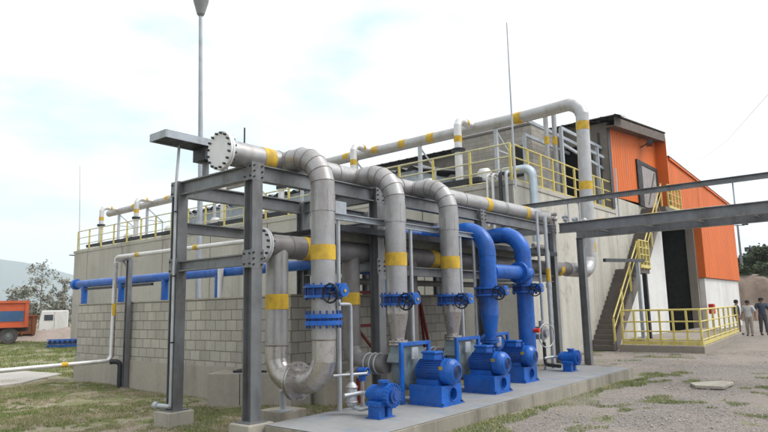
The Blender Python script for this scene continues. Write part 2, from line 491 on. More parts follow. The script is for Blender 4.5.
def copy_thing(src, offset, label):
    """the thing, its parts and their sub-parts"""
    r = src.copy(); C.objects.link(r)
    r.location = Vector(src.location) + Vector(offset); r['label'] = label
    ROOTLOC[r.name] = tuple(r.location)
    for ch in list(src.children):
        c = ch.copy(); C.objects.link(c); c.parent = r
        for g in list(ch.children):
            d = g.copy(); C.objects.link(d); d.parent = c
    return r
def arc(p0, corner, p1, rad, n):
    """fillet between p0-corner-p1 -> list of points (tangent to tangent)"""
    p0, c, p1 = Vector(p0), Vector(corner), Vector(p1)
    a = (p0-c).normalized(); b = (p1-c).normalized()
    ang = a.angle(b); d = rad/math.tan(ang/2)
    s0 = c+a*d; s1 = c+b*d
    cen = c + (a+b).normalized()*(rad/math.sin(ang/2))
    v0 = s0-cen; v1 = s1-cen; tot = v0.angle(v1); ax = v0.cross(v1).normalized()
    return [cen + Matrix.Rotation(tot*i/n, 3, ax) @ v0 for i in range(n+1)]
def gored(p0, corner, p1, rad, n):
    """like arc, but the polyline of a mitred (lobster-back) bend: points are the mitre corners"""
    p0, c, p1 = Vector(p0), Vector(corner), Vector(p1)
    pts = arc(p0, corner, p1, rad, n)
    out = []
    for i in range(n):
        out.append((pts[i]+pts[i+1])/2)
    a = (p0-c).normalized(); ang = a.angle((p1-c).normalized()); tot = PI-ang
    cen = c + (a + (p1-c).normalized()).normalized()*(rad/math.sin(ang/2))
    k = 1/math.cos(tot/n/2)
    return [cen + (q-cen).normalized()*rad*k for q in out]
def path(pts, rad, n=8):
    out = [Vector(pts[0])]
    for i in range(1, len(pts)-1):
        out += arc(pts[i-1], pts[i], pts[i+1], rad, n)
    out.append(Vector(pts[-1])); return out
def band(mb, a, b, r, n=24):
    return mb.cyl(a, b, r, n)

# ------------------------------------------------------------------ setting: ground, pad, path, hills
def grid_ground():
    xs = sorted(set([-3000, -800, -200, -60] + list(np.linspace(-20, 70, 61)) + [100, 160, 260, 420, 800, 1600, 4200]))
    ys = sorted(set([-3000, -800, -200, -60] + list(np.linspace(-20, 70, 61)) + [100, 160, 260, 420, 800, 1600, 4800]))
    vs = []; fs = []
    for j, y in enumerate(ys):
        for i, x in enumerate(xs):
            z = 0.0
            if -20 < x < 70 and -20 < y < 70:
                z = .018*math.sin(x*1.3+y*.7) + .014*math.sin(x*.6-y*1.9) - .02
            vs.append((x, y, z))
    n = len(xs)
    for j in range(len(ys)-1):
        for i in range(n-1):
            fs.append((j*n+i, j*n+i+1, (j+1)*n+i+1, (j+1)*n+i))
    return MB().add(vs, fs, True)
struct(grid_ground().build('ground', 'ground'))
pad = MB().box((5.42, 4.88, -.1), (14.75, 6.55, .18))
struct(pad.build('concrete_pad', 'pad_edge', bevel=.012))
skin_ = MB().box((5.425, 4.885, .1835), (14.745, 6.545, .19))
struct(skin_.build('pad_surface', 'pad_concrete', bevel=.004))
struct(MB().poly([(-3.0, 14.6, -.03), (6.3, 16.9, -.03), (8.0, 18.5, -.03), (7.6, 21.6, -.03), (-3.0, 21.6, -.03)], (0, 0, .06)).build('path', 'path_concrete'))
struct(MB().poly([(22.1, 5.0, -.1), (32.6, 5.75, -.1), (32.6, 7.72, -.1), (22.1, 7.72, -.1)], (0, 0, .32)).box((26.6, 7.72, -.1), (37.6, 8.78, .215)).build('plinth', 'plinth_concrete', bevel=.02))
def hills():
    vs = []; fs = []
    n = 44; m = 7
    for i in range(n):
        t = i/(n-1)
        ang = R(48) + t*R(52)                # seen over the left of the yard
        d = 3300
        h = 262 + 40*math.sin(t*9+3) + 22*math.sin(t*23+1) + 12*math.sin(t*51) - 190*max(0, .45-t)/.32
        for j in range(m):
            u = j/(m-1)
            rr = d - 900*(1-u) + 60*math.sin(i*.9+j)
            z = h*(u**1.15) + (12*math.sin(i*1.7+j*2.1) if 0 < j < m-1 else 0) - 2
            vs.append((rr*math.cos(ang), rr*math.sin(ang), z))
        rr = d+900
        vs.append((rr*math.cos(ang), rr*math.sin(ang), -2))
    k = m+1
    for i in range(n-1):
        for j in range(k-1):
            fs.append((i*k+j, (i+1)*k+j, (i+1)*k+j+1, i*k+j+1))
    return MB().add(vs, fs, True)
struct(hills().build('hills', 'hill_green'))
def mound(name, pts, w, h, mat):
    """bank of spoil along a polyline"""
    vs = []; fs = []
    rows = []
    for i in range(len(pts)-1):
        for k in range(8):
            t = k/8; rows.append(Vector(pts[i]).lerp(Vector(pts[i+1]), t))
    rows.append(Vector(pts[-1])); m = 9
    for i, p in enumerate(rows):
        q = rows[min(i+1, len(rows)-1)] - rows[max(i-1, 0)]
        sd = Vector((q.y, -q.x, 0)).normalized()
        for j in range(m):
            u = j/(m-1)*2-1
            hh = h*(1-abs(u)**2.2)*(1+.16*math.sin(i*1.3+j)+.1*math.sin(i*3.1-j*2))
            vs.append(p + sd*(u*w) + Vector((0, 0, hh-.05)))
    for i in range(len(rows)-1):
        for j in range(m-1):
            fs.append((i*m+j, i*m+j+1, (i+1)*m+j+1, (i+1)*m+j))
    return struct(MB().add(vs, fs, True).build(name, mat))
mound('earth_mound', [(10.5, 52.0, 0), (17.0, 47.5, 0), (23.5, 45.5, 0), (30, 44, 0)], 2.2, .75, 'dry_earth')
# cut bank beyond the yard on the right: steep brown face, flat top
def bank():
    vs = []; fs = []; n = 40
    for i in range(n):
        t = i/(n-1)
        x = 52 + 22*t; y = 16 - 22*t
        for j, (o, z) in enumerate(((0, -.1), (.35, 1.2), (.5, 2.3), (.75, 3.35), (1.6, 3.75), (9, 4.1), (30, 4.6))):
            w = .18*math.sin(i*1.9+j*1.3) + .1*math.sin(i*4.1-j)
            vs.append((x + (o+w)*.72, y + (o+w)*.69, z + (.12*math.sin(i*2.3+j*.8) if j else 0)))
    for i in range(n-1):
        for j in range(6):
            fs.append((i*7+j, (i+1)*7+j, (i+1)*7+j+1, i*7+j+1))
    return MB().add(vs, fs, True)
struct(bank().build('earth_bank', 'earth'))

# ------------------------------------------------------------------ the big tank
TX, TY, TH = 17.0, 8.8, 5.5
t = thing('concrete_tank', 'long grey concrete treatment tank with stained walls behind the pipework', 'tank', (TX, TY, 0))
w = MB()
ys_ = [TY+.06, 12.3, 16.38, 20.46, 24.54, 28.62, 32.7, 36.78, 38.5]     # wall panels along the long side
for ya, yb in zip(ys_, ys_[1:]):
    w.box((TX, ya, -.2), (TX+.4, yb-.05, TH-.16))
for ya in ys_[1:-1]:
    MB().box((TX+.004, ya-.049, -.2), (TX+.018, ya-.001, TH-.161)).build('joint_filler', 'fascia_brown', t)
w.box((TX+.02, TY+.4, -.2), (TX+.45, 38.45, TH-.18))
w.box((TX+.41, 38.1, -.2), (26.0, 38.5, TH-.16))
w.build('wall', 'tank_concrete', t)
s = MB()
x = TX
while x < 25.9:
    x1 = min(x+3.0, 26.0)
    s.box((x+.001, TY, -.2), (x1-.012, TY+.05, TH-.16)); x = x1
s.box((TX+.42, TY+.051, -.2), (26.0, TY+.4, TH-.17))
s.build('wall', 'tank_concrete_side', t, label='pale streaked side wall beside the stairs')
MB().box((TX-.03, TY-.03, TH-.157), (26.02, 38.55, TH)).build('coping', 'tank_concrete', t, bevel=.015)
MB().box((TX-.2, 38.6, TH-.25), (TX+.4, 38.75, TH-.2)).bar((TX+.1, 38.5, TH-.3), (TX+.1, 38.68, TH-.23), .06, .06).build('spout', 'dark_metal', t)

def railing(name, label, runs, zb, h, mat_post, mat_rail, step, parent=None, levels=(1.0, .66, .34), toe=True, lastpost=True, pr=.034):
    """runs: list of (start, end) 3D base points"""
    t = thing(name, label, 'railing', runs[0][0])
    last = None
    for k_, (a, b) in enumerate(runs):
        a = Vector(a); b = Vector(b); L = (b-a).length; n = max(1, round(L/(step[k_] if isinstance(step, tuple) else step)))
        first = 1 if last is not None and (a-last).length < .01 else 0; last = b
        for i in range(first, n+1):
            p = a.lerp(b, i/n)
            MB().box((p.x-pr, p.y-pr, p.z-.03), (p.x+pr, p.y+pr, p.z+h)).box((p.x-.06, p.y-.06, p.z-.0), (p.x+.06, p.y+.06, p.z+.014)).build('post', mat_post, t)
        d = (b-a).normalized()
        for k, l in enumerate(levels):
            o = Vector((0, 0, h*l + (.0 if l < 1 else .02)))
            MB().tube([a+o-d*.02, b+o+d*.02], .031 if l == 1.0 else .025, 8).build('rail', mat_rail, t)
        if toe:
            sd = d.cross(Vector((0, 0, 1)))*.035
            MB().bar(a+sd+Vector((0, 0, .08)), b+sd+Vector((0, 0, .08)), .008, .12).build('toe_board', mat_rail, t)
    return t
railing('guard_railing', 'long yellow guard railing along the top of the tank, running off to the left', [((TX+.1, 38.3, TH), (TX+.1, TY+.1, TH))], TH, 1.17, 'rail_yellow', 'rail_pale', 1.45, levels=(1.0, .66, .34, .05), toe=False)
railing('guard_railing', 'yellow guard railing on the tank roof edge leading towards the orange building', [((TX+.3, TY+.08, TH), (25.85, TY+.08, TH))], TH, 1.17, 'rail_yellow', 'rail_yellow', 1.0, levels=(1.0, .66, .34, .05), toe=False)

# overhead pipe on the tank roof: riser in front of the side wall, bend, long run
OX, OZ = 18.8, 8.0
t = thing('overhead_pipe', 'long grey overhead pipe with yellow bands rising in a bend above the tank roof', 'pipe', (18.35, 7.1, 2.6))
el = gored((18.6, 7.1, 5), (18.6, 7.1, OZ), (18.75, 9.5, OZ), .55, 4)
b2 = gored((16.6, 7.1, 2.62), (18.35, 7.1, 2.62), (18.6, 7.1, 8), .5, 4)
MB().tube([(16.6, 7.1, 2.62)] + b2 + el + [(OX, 9.3, OZ), (OX, 38.0, OZ-.05)], .2, 24, gore=True).build('pipe', 'overhead_grey', t)
def bands(t, items, r, mat='yellow_band', name='yellow_band', n=24):
    for a, b in items:
        MB().cyl(a, b, r, n).build(name, mat, t)
bands(t, [((18.57, 7.1, 7.05), (18.575, 7.1, 7.32)), ((18.48, 7.1, 5.12), (18.49, 7.1, 5.38)), ((18.4, 7.1, 3.2), (18.41, 7.1, 3.46))], .206)
bands(t, [((OX, y, OZ), (OX, y+.32, OZ)) for y in (9.2, 12.85, 14.2, 15.6, 17.2, 20.5, 27.5, 31.0, 34.6)], .206)
pt = MB()
for y in (10.3, 13.6, 16.9, 20.2, 23.5, 26.8, 30.1, 33.4, 36.7):
    MB().bar((OX, y, TH), (OX, y, OZ-.2), .12, .12).bar((OX, y, OZ-.24), (OX+1.0, y, OZ-.95), .05, .05).bar((OX, y, OZ-.95), (OX+1.0, y, OZ-.95), .05, .05).bar((OX+1, y, TH), (OX+1, y, OZ-.95), .05, .05).build('support_post', 'galvanised', t)
# goosenecks from the tank roof up into the overhead pipe
spots = [(11.2, 'white swan-neck vent pipe with a yellow band nearest the roof corner'),
         (16.1, 'white swan-neck vent pipe rising behind the bent grey pipes'),
         (20.4, 'swan-neck vent pipe on the tank roof behind the top steel beam'),
         (24.6, 'swan-neck vent pipe on the tank roof seen between the two front columns'),
         (28.6, 'swan-neck vent pipe on the tank roof just behind the leftmost steel column'),
         (32.7, 'second swan-neck vent pipe from the far left end of the tank roof'),
         (36.8, 'swan-neck vent pipe at the far left end of the tank roof')]
NX = 17.75
proto = None
for y, lab in spots:
    if proto is None:
        y0 = y
        t = proto = thing('vent_pipe', lab, 'pipe', (NX, y, TH), 'swan-neck pipes on the tank roof')
        g1 = gored((NX, y, TH), (NX, y, OZ+.12), (OX, y, OZ+.05), .3, 3)
        MB().tube([(NX, y, TH)] + g1 + [(OX-.1, y, OZ+.06)], .135, 20, gore=True).build('pipe', 'grey_pipe_light', t)
        MB().cyl((NX, y, 6.93), (NX, y, 6.98), .23, 24).cyl((NX, y, 7.0), (NX, y, 7.05), .23, 24).build('flange', 'dark_metal', t)
        MB().cyl((NX, y, 7.28), (NX, y, 7.5), .141, 20).build('yellow_band', 'yellow_band', t)
        MB().cyl((NX+.5, y, OZ+.097), (NX+.62, y, OZ+.09), .141, 20).build('yellow_band', 'yellow_band', t)
        MB().cyl((NX, y, TH), (NX, y, TH+.05), .26, 24).build('base_plate', 'galvanised', t)
    else:
        copy_thing(proto, (0, y-y0, 0), lab)

# roof plant seen through the railing: low motors on a gangway and a long shed with a corrugated roof
t = thing('roof_shed', 'long low pale shed with a dark corrugated roof on the tank', 'shed', (20.2, 24, TH))
MB().box((20.2, 14.9, TH), (24.0, 31.5, 7.3)).build('wall', 'shed_wall', t)
rf = MB()
vs = []; fs = []; n = 58
for i in range(n+1):
    yy = 14.6 + 17.4*i/n; dz = .15*(i % 2)
    vs += [(20.0, yy, 7.3+dz), (24.0, yy, 7.75+dz)]
fs = [(2*i, 2*i+1, 2*i+3, 2*i+2) for i in range(n)]
rf.add(vs, fs); rf.add([(v[0], v[1], v[2]-.04) for v in vs], [tuple(reversed(f)) for f in fs])
rf.build('roof', 'roof_sheet_far', t)
for k, y in enumerate((10.3, 12.6, 15.0, 18.3, 21.9, 25.4, 29.5, 33.8)):
    if k == 0:
        p = thing('roof_motor', 'white domed motor on the tank roof by the railing corner', 'motor', (17.9, y, TH), 'small motors on the tank roof')
        y0 = y
        MB().box((17.6, y-.3, TH), (18.2, y+.3, TH+.25)).build('base', 'dark_metal', p, bevel=.02)
        MB().lathe((17.9, y, TH+.25), (0, 0, 1), [(0, 0), (.24, 0), (.26, .1), (.25, .34), (.17, .46), (0, .5)], 20).build('housing', 'grey_pipe_light', p)
        MB().cyl((17.9, y-.24, TH+.45), (17.9, y-.42, TH+.45), .07, 12).build('terminal_box', 'dark_metal', p)
    else:
        copy_thing(p, (0, y-y0, 0), ['white domed motor on the tank roof left of the nearest swan-neck pipe', 'white domed motor on the tank roof in front of the corrugated shed end',
            'domed motor on the roof glimpsed over the second bent pipe', 'domed roof motor above the first bent pipe', 'domed roof motor seen between the front columns', 'domed roof motor beside the leftmost column',
            'domed roof motor towards the far left end of the railing'][k-1])
t = thing('cable_trough', 'long dark cable trough along the foot of the roof railing', 'trough', (17.45, 24, TH))
MB().box((17.36, 10.2, TH+.2), (17.56, 37.8, TH+.36)).build('tray', 'dark_metal', t)
lg = MB()
for i in range(19):
    MB().box((17.41, 10.6+i*1.5, TH), (17.51, 10.7+i*1.5, TH+.2)).build('leg', 'dark_metal', t)

# block room and open shed on the tank roof, right of the swan neck
t = thing('block_room', 'grey block-built room on the tank roof under the overhead pipe', 'building', (23.5, 12.7, TH))
MB().box((22.9, 10.9, TH), (25.6, 14.6, 9.0)).build('wall', 'block_wall_old', t)
MB().poly([(22.85, 10.85, 9.005), (22.85, 14.65, 9.005), (22.85, 14.65, 9.1), (22.85, 10.85, 9.1)], (2.8, 0, .1)).build('roof', 'roof_sheet', t)
MB().box((22.86, 11.15, 6.9), (22.898, 11.9, 8.2)).build('window', 'interior_shade', t)
t = thing('steel_canopy', 'pale blue steel canopy frame beside the block room on the roof', 'canopy', (22.5, 9.8, TH))
for x, y in ((21.6, 9.1), (21.6, 10.6), (25.2, 9.1)):
    MB().bar((x, y, TH), (x, y, 8.2), .12, .12).build('post', 'frame_steel_pale', t)
MB().bar((20.6, 10.4, 8.75), (25.6, 9.0, 7.75), .09, .12).bar((21.6, 9.1, 8.2), (25.9, 9.1, 8.2), .08, .12).bar((21.6, 10.6, 8.25), (25.9, 10.6, 8.25), .08, .12).bar((21.6, 9.1, 7.6), (25.9, 9.1, 7.3), .08, .1).build('beam', 'frame_steel_pale', t)
for k, (x, y) in enumerate(((21.2, 9.5), (21.5, 9.3))):
    q = thing('vertical_pipe', ['thin grey roof pipe with a yellow band beside the block room', 'second thin grey roof pipe, nearer the canopy post'][k], 'pipe', (x, y, TH))
    MB().tube([(x, y, TH), (x, y, 9.0)], .09, 14).build('pipe', 'grey_pipe', q)
    MB().cyl((x, y, 7.55), (x, y, 7.85), .095, 14).build('yellow_band', 'yellow_band', q)

# lightning rods
MBq = MB().tube([(TX-.12, 8.66, 5.2), (TX-.12, 8.66, 7.6), (TX-.12, 8.66, 10.55)], [.035, .03, .018], 8)
q = MBq.build('lightning_rod', 'galvanised', None, (TX-.12, 8.66, 5.2)); tag(q, 'tall thin lightning rod at the near corner of the tank', 'rod')
q = MB().tube([(TX+.25, 38.4, 5.5), (TX+.25, 38.9, 11.0)], [.03, .015], 8).build('lightning_rod', 'galvanised', None, (TX+.25, 38.4, 5.5)); tag(q, 'thin lightning rod leaning slightly at the far left end of the tank', 'rod')

# pale blue duct bending over the tank edge, and small pipes at the corner
t = thing('roof_duct', 'pale blue duct bending down over the tank edge near its corner', 'duct', (18, 8.6, 5))
MB().tube(path([(17.7, 9.5, 5.95), (17.75, 8.5, 5.95), (17.8, 8.5, 3.6)], .28, 5), .14, 4).build('duct', 'pale_blue_duct', t)
for k, (y, z0, r, mat) in enumerate(((9.62, 4.1, .04, 'grey_pipe_light'), (9.42, 3.9, .05, 'grey_pipe_light'), (9.16, 3.6, .06, 'dark_metal'), (8.95, 3.6, .05, 'galvanised'))):
    lab = ['thin pale drain pipe with yellow tip hanging over the tank edge', 'pale drain pipe with yellow tip beside the corner of the tank', 'black downpipe at the near corner of the tank', 'galvanised conduit right on the tank corner'][k]
    q = thing('drain_pipe', lab, 'pipe', (16.85, y, z0))
    MB().tube(path([(17.4, y, 5.75), (16.86, y, 5.75), (16.86, y, z0)], .12, 4), r, 10).build('pipe', mat, q)
    if k < 2: MB().cyl((16.86, y, z0+.4), (16.86, y, z0+.8), r+.006, 10).build('yellow_band', 'yellow_band', q)

# ------------------------------------------------------------------ orange building, stairs, platform
BX0, BX1, BY = 26.03, 48.2, 8.82
t = thing('orange_building', 'orange sheet-clad factory building with a dark tall doorway', 'building', (BX0, BY, 0))
def pz(x): return 9.25 + (x-26)*.115                # edge of the raised roof
MB().poly([(BX0, BY, 6.1), (32.75, BY, 6.35), (32.75, BY, pz(32.75)), (BX0, BY, pz(BX0))], (0, .06, 0)).build('cladding', 'orange_sheet', t)
def lz(x): return 8.9 - (x-32.8)*.055
MB().poly([(32.76, 8.3, 6.35), (38.619, 8.3, 6.5), (38.619, 8.3, lz(38.62)), (32.76, 8.3, lz(32.76))], (0, .06, 0)).build('cladding', 'orange_sheet', t)
MB().box((32.7, 8.3, 6.36), (32.759, 8.9, 9.9)).build('cladding', 'orange_sheet', t)
MB().box((38.62, 8.3, 2.98), (48.2, 8.36, 8.0)).poly([(38.62, 8.3, 8.0), (48.2, 8.3, 8.0), (48.2, 8.3, lz(48.2)), (38.62, 8.3, lz(38.62))], (0, .06, 0)).box((38.56, 8.3, 2.98), (38.618, 8.88, 8.5)).build('cladding', 'orange_sheet', t, label='lower orange panel standing proud right of the doorway')
MB().box((BX0-.25, BY, TH), (BX0-.005, 10.0, 9.3)).box((BX0-.25, 10.0, 8.5), (BX0-.005, 22.0, 9.5)).box((BX0-.25, 10.0, TH), (BX0-.005, 22, 6.0)).box((BX0-.25, 11.6, 6.0), (BX0-.005, 22, 8.5)).build('side_wall', 'brown_panel', t)
MB().box((BX0-.28, 9.15, 5.6), (BX0-.252, 9.25, 8.9)).box((BX0-.3, 9.5, 7.8), (BX0-.252, 9.95, 8.0)).box((BX0-.3, BY-.03, 5.6), (BX0+.02, BY-.005, 9.2)).build('corner_trim', 'dark_metal', t)
MB().poly([(27.2, BY, 0), (32.52, BY, 0), (32.52, BY, 6.09), (31.5, BY, 6.09), (31.4, BY, 6.0), (28.7, BY, 3.6), (27.2, BY, 2.3)], (0, .25, 0)).build('lower_wall', 'white_wall', t)
MB().poly([(26.05, BY, 0), (27.199, BY, 0), (27.199, BY, 2.301), (28.699, BY, 3.601), (31.399, BY, 6.001), (31.499, BY, 6.09), (26.05, BY, 6.09)], (0, .25, 0)).build('lower_wall', 'tank_concrete_side', t, label='grey streaked concrete above the stairs')
MB().box((38.7, 8.42, 0), (48.15, 8.8, 2.96)).build('lower_wall', 'white_wall', t, label='white wall below the proud orange panel')
MB().box((38.3, BY-.12, 0), (38.69, BY+.3, 6.4)).build('door_jamb', 'plinth_concrete', t)
MB().box((32.6, 15.0, 0), (38.5, 15.1, 6.4)).box((32.3, BY+.26, 0), (32.5, 15, 6.4)).box((38.5, BY+.31, 0), (38.6, 15, 6.4)).box((32.3, BY+.3, 6.45), (38.6, 15, 6.5)).build('interior', 'interior_shade', t)
MB().box((26.3, 9.0, 5.6), (26.36, 12.5, 8.9)).build('interior', 'interior_shade', t)  # dark sheet put in for the shade in the recess
MB().box((32.55, 11.6, .02), (38.3, 11.66, 5.9)).build('sliding_door', 'door_dark', t)  # door painted near-black for the shade inside the doorway
MB().bar((32.6, 11.57, 3.9), (38.2, 11.57, 3.9), .05, .14).bar((32.6, 11.57, 2.0), (38.2, 11.57, 2.0), .05, .14).bar((34.4, 11.55, 0), (34.4, 11.55, 5.9), .05, .08).bar((36.3, 11.55, 0), (36.3, 11.55, 5.9), .05, .08).build('door_frame', 'dark_metal', t)
rf = MB()
NY = 40
def wav(x0, x1, z0, z1, y0, y1, th):
    vs = []; fs = []; n = int((x1-x0)/.25)*2
    for i in range(n+1):
        u = i/n; x = x0+(x1-x0)*u; z = z0+(z1-z0)*u + .05*(i % 2)
        vs += [(x, y0, z), (x, y1, z)]
    fs = [(2*i, 2*i+2, 2*i+3, 2*i+1) for i in range(n)]
    rf.add(vs, fs); rf.add([(a, b, c-th) for a, b, c in vs], [tuple(reversed(f)) for f in fs])
wav(25.3, 32.9, 9.4, 10.2, 8.3, 22.3, .03)
wav(32.8, 48.5, 8.98, 8.1, 8.24, 22.3, .03)
rf.build('roof', 'roof_sheet', t)
ed = MB()                                             # wavy sheet ends along the eave on the tank side
vs = []; fs = []; n = 50
for i in range(n+1):
    y = 8.0 + 14.3*i/n; vs += [(25.3, y, 9.3+.14*(i % 2)), (26.2, y, 9.46+.14*(i % 2))]
fs = [(2*i, 2*i+1, 2*i+3, 2*i+2) for i in range(n)]
ed.add(vs, fs); ed.add([(a, b, c-.05) for a, b, c in vs], [tuple(reversed(f)) for f in fs])
ed.build('eave_sheet', 'roof_sheet_far', t)
MB().poly([(25.4, 8.32, 8.95), (32.8, 8.32, 9.72), (32.8, 8.32, 10.12), (25.4, 8.32, 9.33)], (0, .04, 0)).poly([(25.5, 8.37, 9.0), (32.7, 8.37, 9.76), (32.7, 8.37, 9.8), (25.5, 8.37, 9.04)], (0, .44, 0)).build('fascia', 'fascia_brown', t)
MB().poly([(32.9, 8.22, 8.8), (48.4, 8.22, 7.95), (48.4, 8.22, 8.05), (32.9, 8.22, 8.92)], (0, .04, 0)).build('fascia', 'orange_sheet', t)
MB().box((32.76, BY+.07, 8.9), (32.86, 14, 10.05)).build('clerestory', 'orange_sheet', t)
MB().box((48.1, 8.4, 0), (48.15, 22, 8.0)).box((26, 21.9, 0), (48.2, 22, 8.0)).build('back_wall', 'white_wall', t)
d = MB().box((29.95, BY-.05, 6.12), (32.2, BY-.005, 8.12)).build('upper_door', 'timber_grey', t)
MB().bar((30.6, BY-.07, 6.3), (31.9, BY-.07, 8.0), .03, .07, (0, 1, 0)).build('brace', 'brown_panel', d)
MB().box((29.3, BY-.08, 6.1), (29.94, BY-.01, 8.3)).box((29.94, BY-.08, 8.13), (32.45, BY-.01, 8.3)).box((32.21, BY-.08, 6.1), (32.45, BY-.01, 8.12)).build('door_frame', 'door_dark', t)
l = MB().cyl((30.3, BY-.02, 9.05), (30.3, BY-.35, 9.2), .03, 8).build('wall_lamp', 'dark_metal', t)
MB().box((29.95, BY-.55, 9.08), (30.6, BY-.3, 9.26), .3).build('lamp_head', 'dark_metal', l)

# lower flight, landing, upper flight
t = thing('staircase', 'dark concrete staircase with yellow handrails against the pale tank wall', 'staircase', (22.3, 8.3, 0))
N = 17
for i in range(N):
    x = 22.25 + i*.196; z = (i+1)*3.0/N
    MB().box((x, 7.98, max(0, z-.5)), (x+.24, 8.78, z)).build('step', 'stair_concrete', t)
MB().poly([(22.2, 7.9, 0), (22.5, 7.9, 0), (25.7, 7.9, 2.55), (25.7, 7.9, 3.1), (22.25, 7.9, .25)], (0, .07, 0)).build('stringer', 'stair_concrete', t)
MB().box((25.55, 7.85, 2.82), (26.75, 8.79, 3.02)).build('landing', 'stair_concrete', t)
N2 = 16
for i in range(N2):
    x = 26.6 + i*.19; z = 3.02 + (i+1)*2.9/N2
    MB().box((x, 8.0, z-.32), (x+.23, 8.79, z)).build('step', 'stair_concrete', t)
MB().poly([(26.6, 7.95, 2.8), (29.75, 7.95, 5.7), (29.75, 7.95, 6.0), (26.6, 7.95, 3.1)], (0, .05, 0)).build('stringer', 'stair_concrete', t)
MB().box((29.6, 7.75, 5.8), (32.68, 8.8, 5.98)).build('landing', 'stair_concrete', t, label='upper landing at the grey door')
for yy, nm in ((7.93, 0), ):
    MB().tube([(22.35, yy, 1.15), (25.6, yy, 4.05)], .03, 8).tube([(22.35, yy, .75), (25.6, yy, 3.65)], .022, 8).tube([(26.65, yy, 4.15), (29.7, yy, 7.0)], .03, 8).tube([(26.65, yy, 3.75), (29.7, yy, 6.6)], .022, 8).build('handrail', 'rail_yellow', t)
for x, z in ((22.35, .0), (23.4, 1.05), (24.5, 2.05), (25.6, 3.0)):
    MB().box((x-.03, 7.9, z), (x+.03, 7.96, z+1.12)).build('post', 'rail_yellow', t)
for x, z in ((26.65, 3.0), (27.7, 4.0), (28.7, 4.95), (29.7, 5.95)):
    MB().box((x-.03, 7.9, z), (x+.03, 7.96, z+1.12)).build('post', 'rail_yellow', t)
MB().box((26.0, 7.78, .2), (26.16, 7.94, 2.82)).build('column', 'dark_metal', t)
MB().box((24.6, 7.6, .0), (24.72, 7.72, 3.2)).build('column', 'frame_steel_pale', t)
MB().bar((21.2, 7.68, 3.12), (25.5, 7.68, 3.3), .1, .12).build('tie_beam', 'dark_metal', t)
railing('guard_railing', 'short yellow guard rail round the mid landing of the stairs', [((25.5, 7.82, 3.02), (26.7, 7.82, 3.02))], 0, 1.1, 'rail_yellow', 'rail_yellow', .4, levels=(1, .75, .5, .25))
railing('guard_railing', 'yellow guard rail on the upper landing by the grey timber door', [((30.4, 7.82, 5.98), (32.6, 7.82, 5.98)), ((32.6, 7.82, 5.98), (32.6, 8.25, 5.98))], 0, 1.1, 'rail_yellow', 'rail_yellow', .62, levels=(1, .66, .34))
railing('guard_railing', 'yellow railing round the low concrete platform in front of the dark doorway', [((22.25, 7.6, .22), (22.3, 5.1, .22)), ((22.3, 5.1, .22), (32.4, 5.85, .22))], 0, 1.15, 'rail_yellow', 'rail_yellow', (.44, 1.5), levels=(1, .68, .4, .16), pr=.03)
t = thing('fire_extinguisher', 'red fire extinguisher box by the white wall beside the doorway', 'extinguisher', (38.55, 8.1, .2))
MB().box((38.3, 8.0, .95), (38.68, 8.28, 1.5)).build('box', 'bright_red', t, bevel=.03)
MB().box((38.42, 8.1, .2), (38.5, 8.18, .95)).build('stand', 'dark_metal', t)

# ------------------------------------------------------------------ block wall, low concrete pit, blue and thin pipes over them
t = thing('block_wall', 'grey concrete block wall standing on a plain footing behind the steel frame', 'wall', (7.45, 8.3, 0))
MB().box((7.47, 8.32, .6), (7.62, 16.5, 1.9)).box((7.621, 8.32, .6), (13.2, 8.47, 1.898)).box((7.621, 16.35, .6), (14.5, 16.498, 1.898)).build('wall', 'block_wall', t)
MB().box((7.455, 8.305, 1.903), (7.635, 16.52, 1.935)).box((7.636, 8.305, 1.903), (13.2, 8.485, 1.934)).build('coping', 'footing_concrete', t)
MB().box((7.44, 8.29, -.2), (7.64, 16.55, .598)).box((7.641, 8.29, -.2), (13.22, 8.49, .597)).box((7.641, 16.34, -.2), (14.5, 16.548, .597)).build('footing', 'pit_concrete', t, bevel=.008)
a = Vector((6.8, 9.82, 0)); b = Vector((7.78, 8.16, 0))
t = thing('concrete_pit', 'low plain concrete box with a dark steel cover in front of the block wall', 'pit', a)
dr = (b-a).normalized(); nr = Vector((dr.y, -dr.x, 0)) * -1
if nr.x < 0: nr = -nr
MB().poly([a+Vector((0, 0, -.1)), b+Vector((0, 0, -.1)), b+Vector((0, 0, .55)), a+Vector((0, 0, .55))], nr*.75).box((7.9, 7.95, -.1), (9.6, 8.28, .5)).build('box', 'pit_concrete', t, bevel=.012)
MB().poly([a+dr*.45+nr*.1+Vector((0, 0, .552)), b-dr*.2+nr*.1+Vector((0, 0, .552)), b-dr*.2+nr*.1+Vector((0, 0, .59)), a+dr*.45+nr*.1+Vector((0, 0, .59))], nr*.5).build('cover', 'dark_metal', t)
cr = a.lerp(b, .32)
MB().poly([cr-nr*.004+Vector((0, 0, 0)), cr-nr*.004+dr*.012+Vector((0, 0, 0)), cr-nr*.004+dr*.012+Vector((0, 0, .549)), cr-nr*.004+Vector((0, 0, .549))], nr*.003).build('joint', 'dark_metal', t)

t = thing('blue_header_pipe', 'long blue pipe on short legs running above the block wall', 'pipe', (7.85, 17.5, 1.9))
MB().tube(path([(7.85, 17.55, 2.49), (7.85, 7.75, 2.47), (8.6, 7.75, 2.44)], .25, 6), .1, 20).build('pipe', 'blue_paint', t)
MB().cyl((7.85, 17.5, 2.49), (7.85, 17.56, 2.49), .145, 20).cyl((7.85, 17.57, 2.49), (7.85, 17.62, 2.49), .145, 20).build('end_flange', 'blue_paint', t)
for y in (17.05, 15.05, 13.05, 11.0, 9.3):
    MB().cyl((7.85, y, 1.6), (7.85, y, 2.42), .08, 14).build('leg', 'blue_paint', t)
MB().bar((7.85, 17.2, 2.34), (7.85, 13.6, 2.34), .06, .06).build('bracket', 'dark_metal', t)
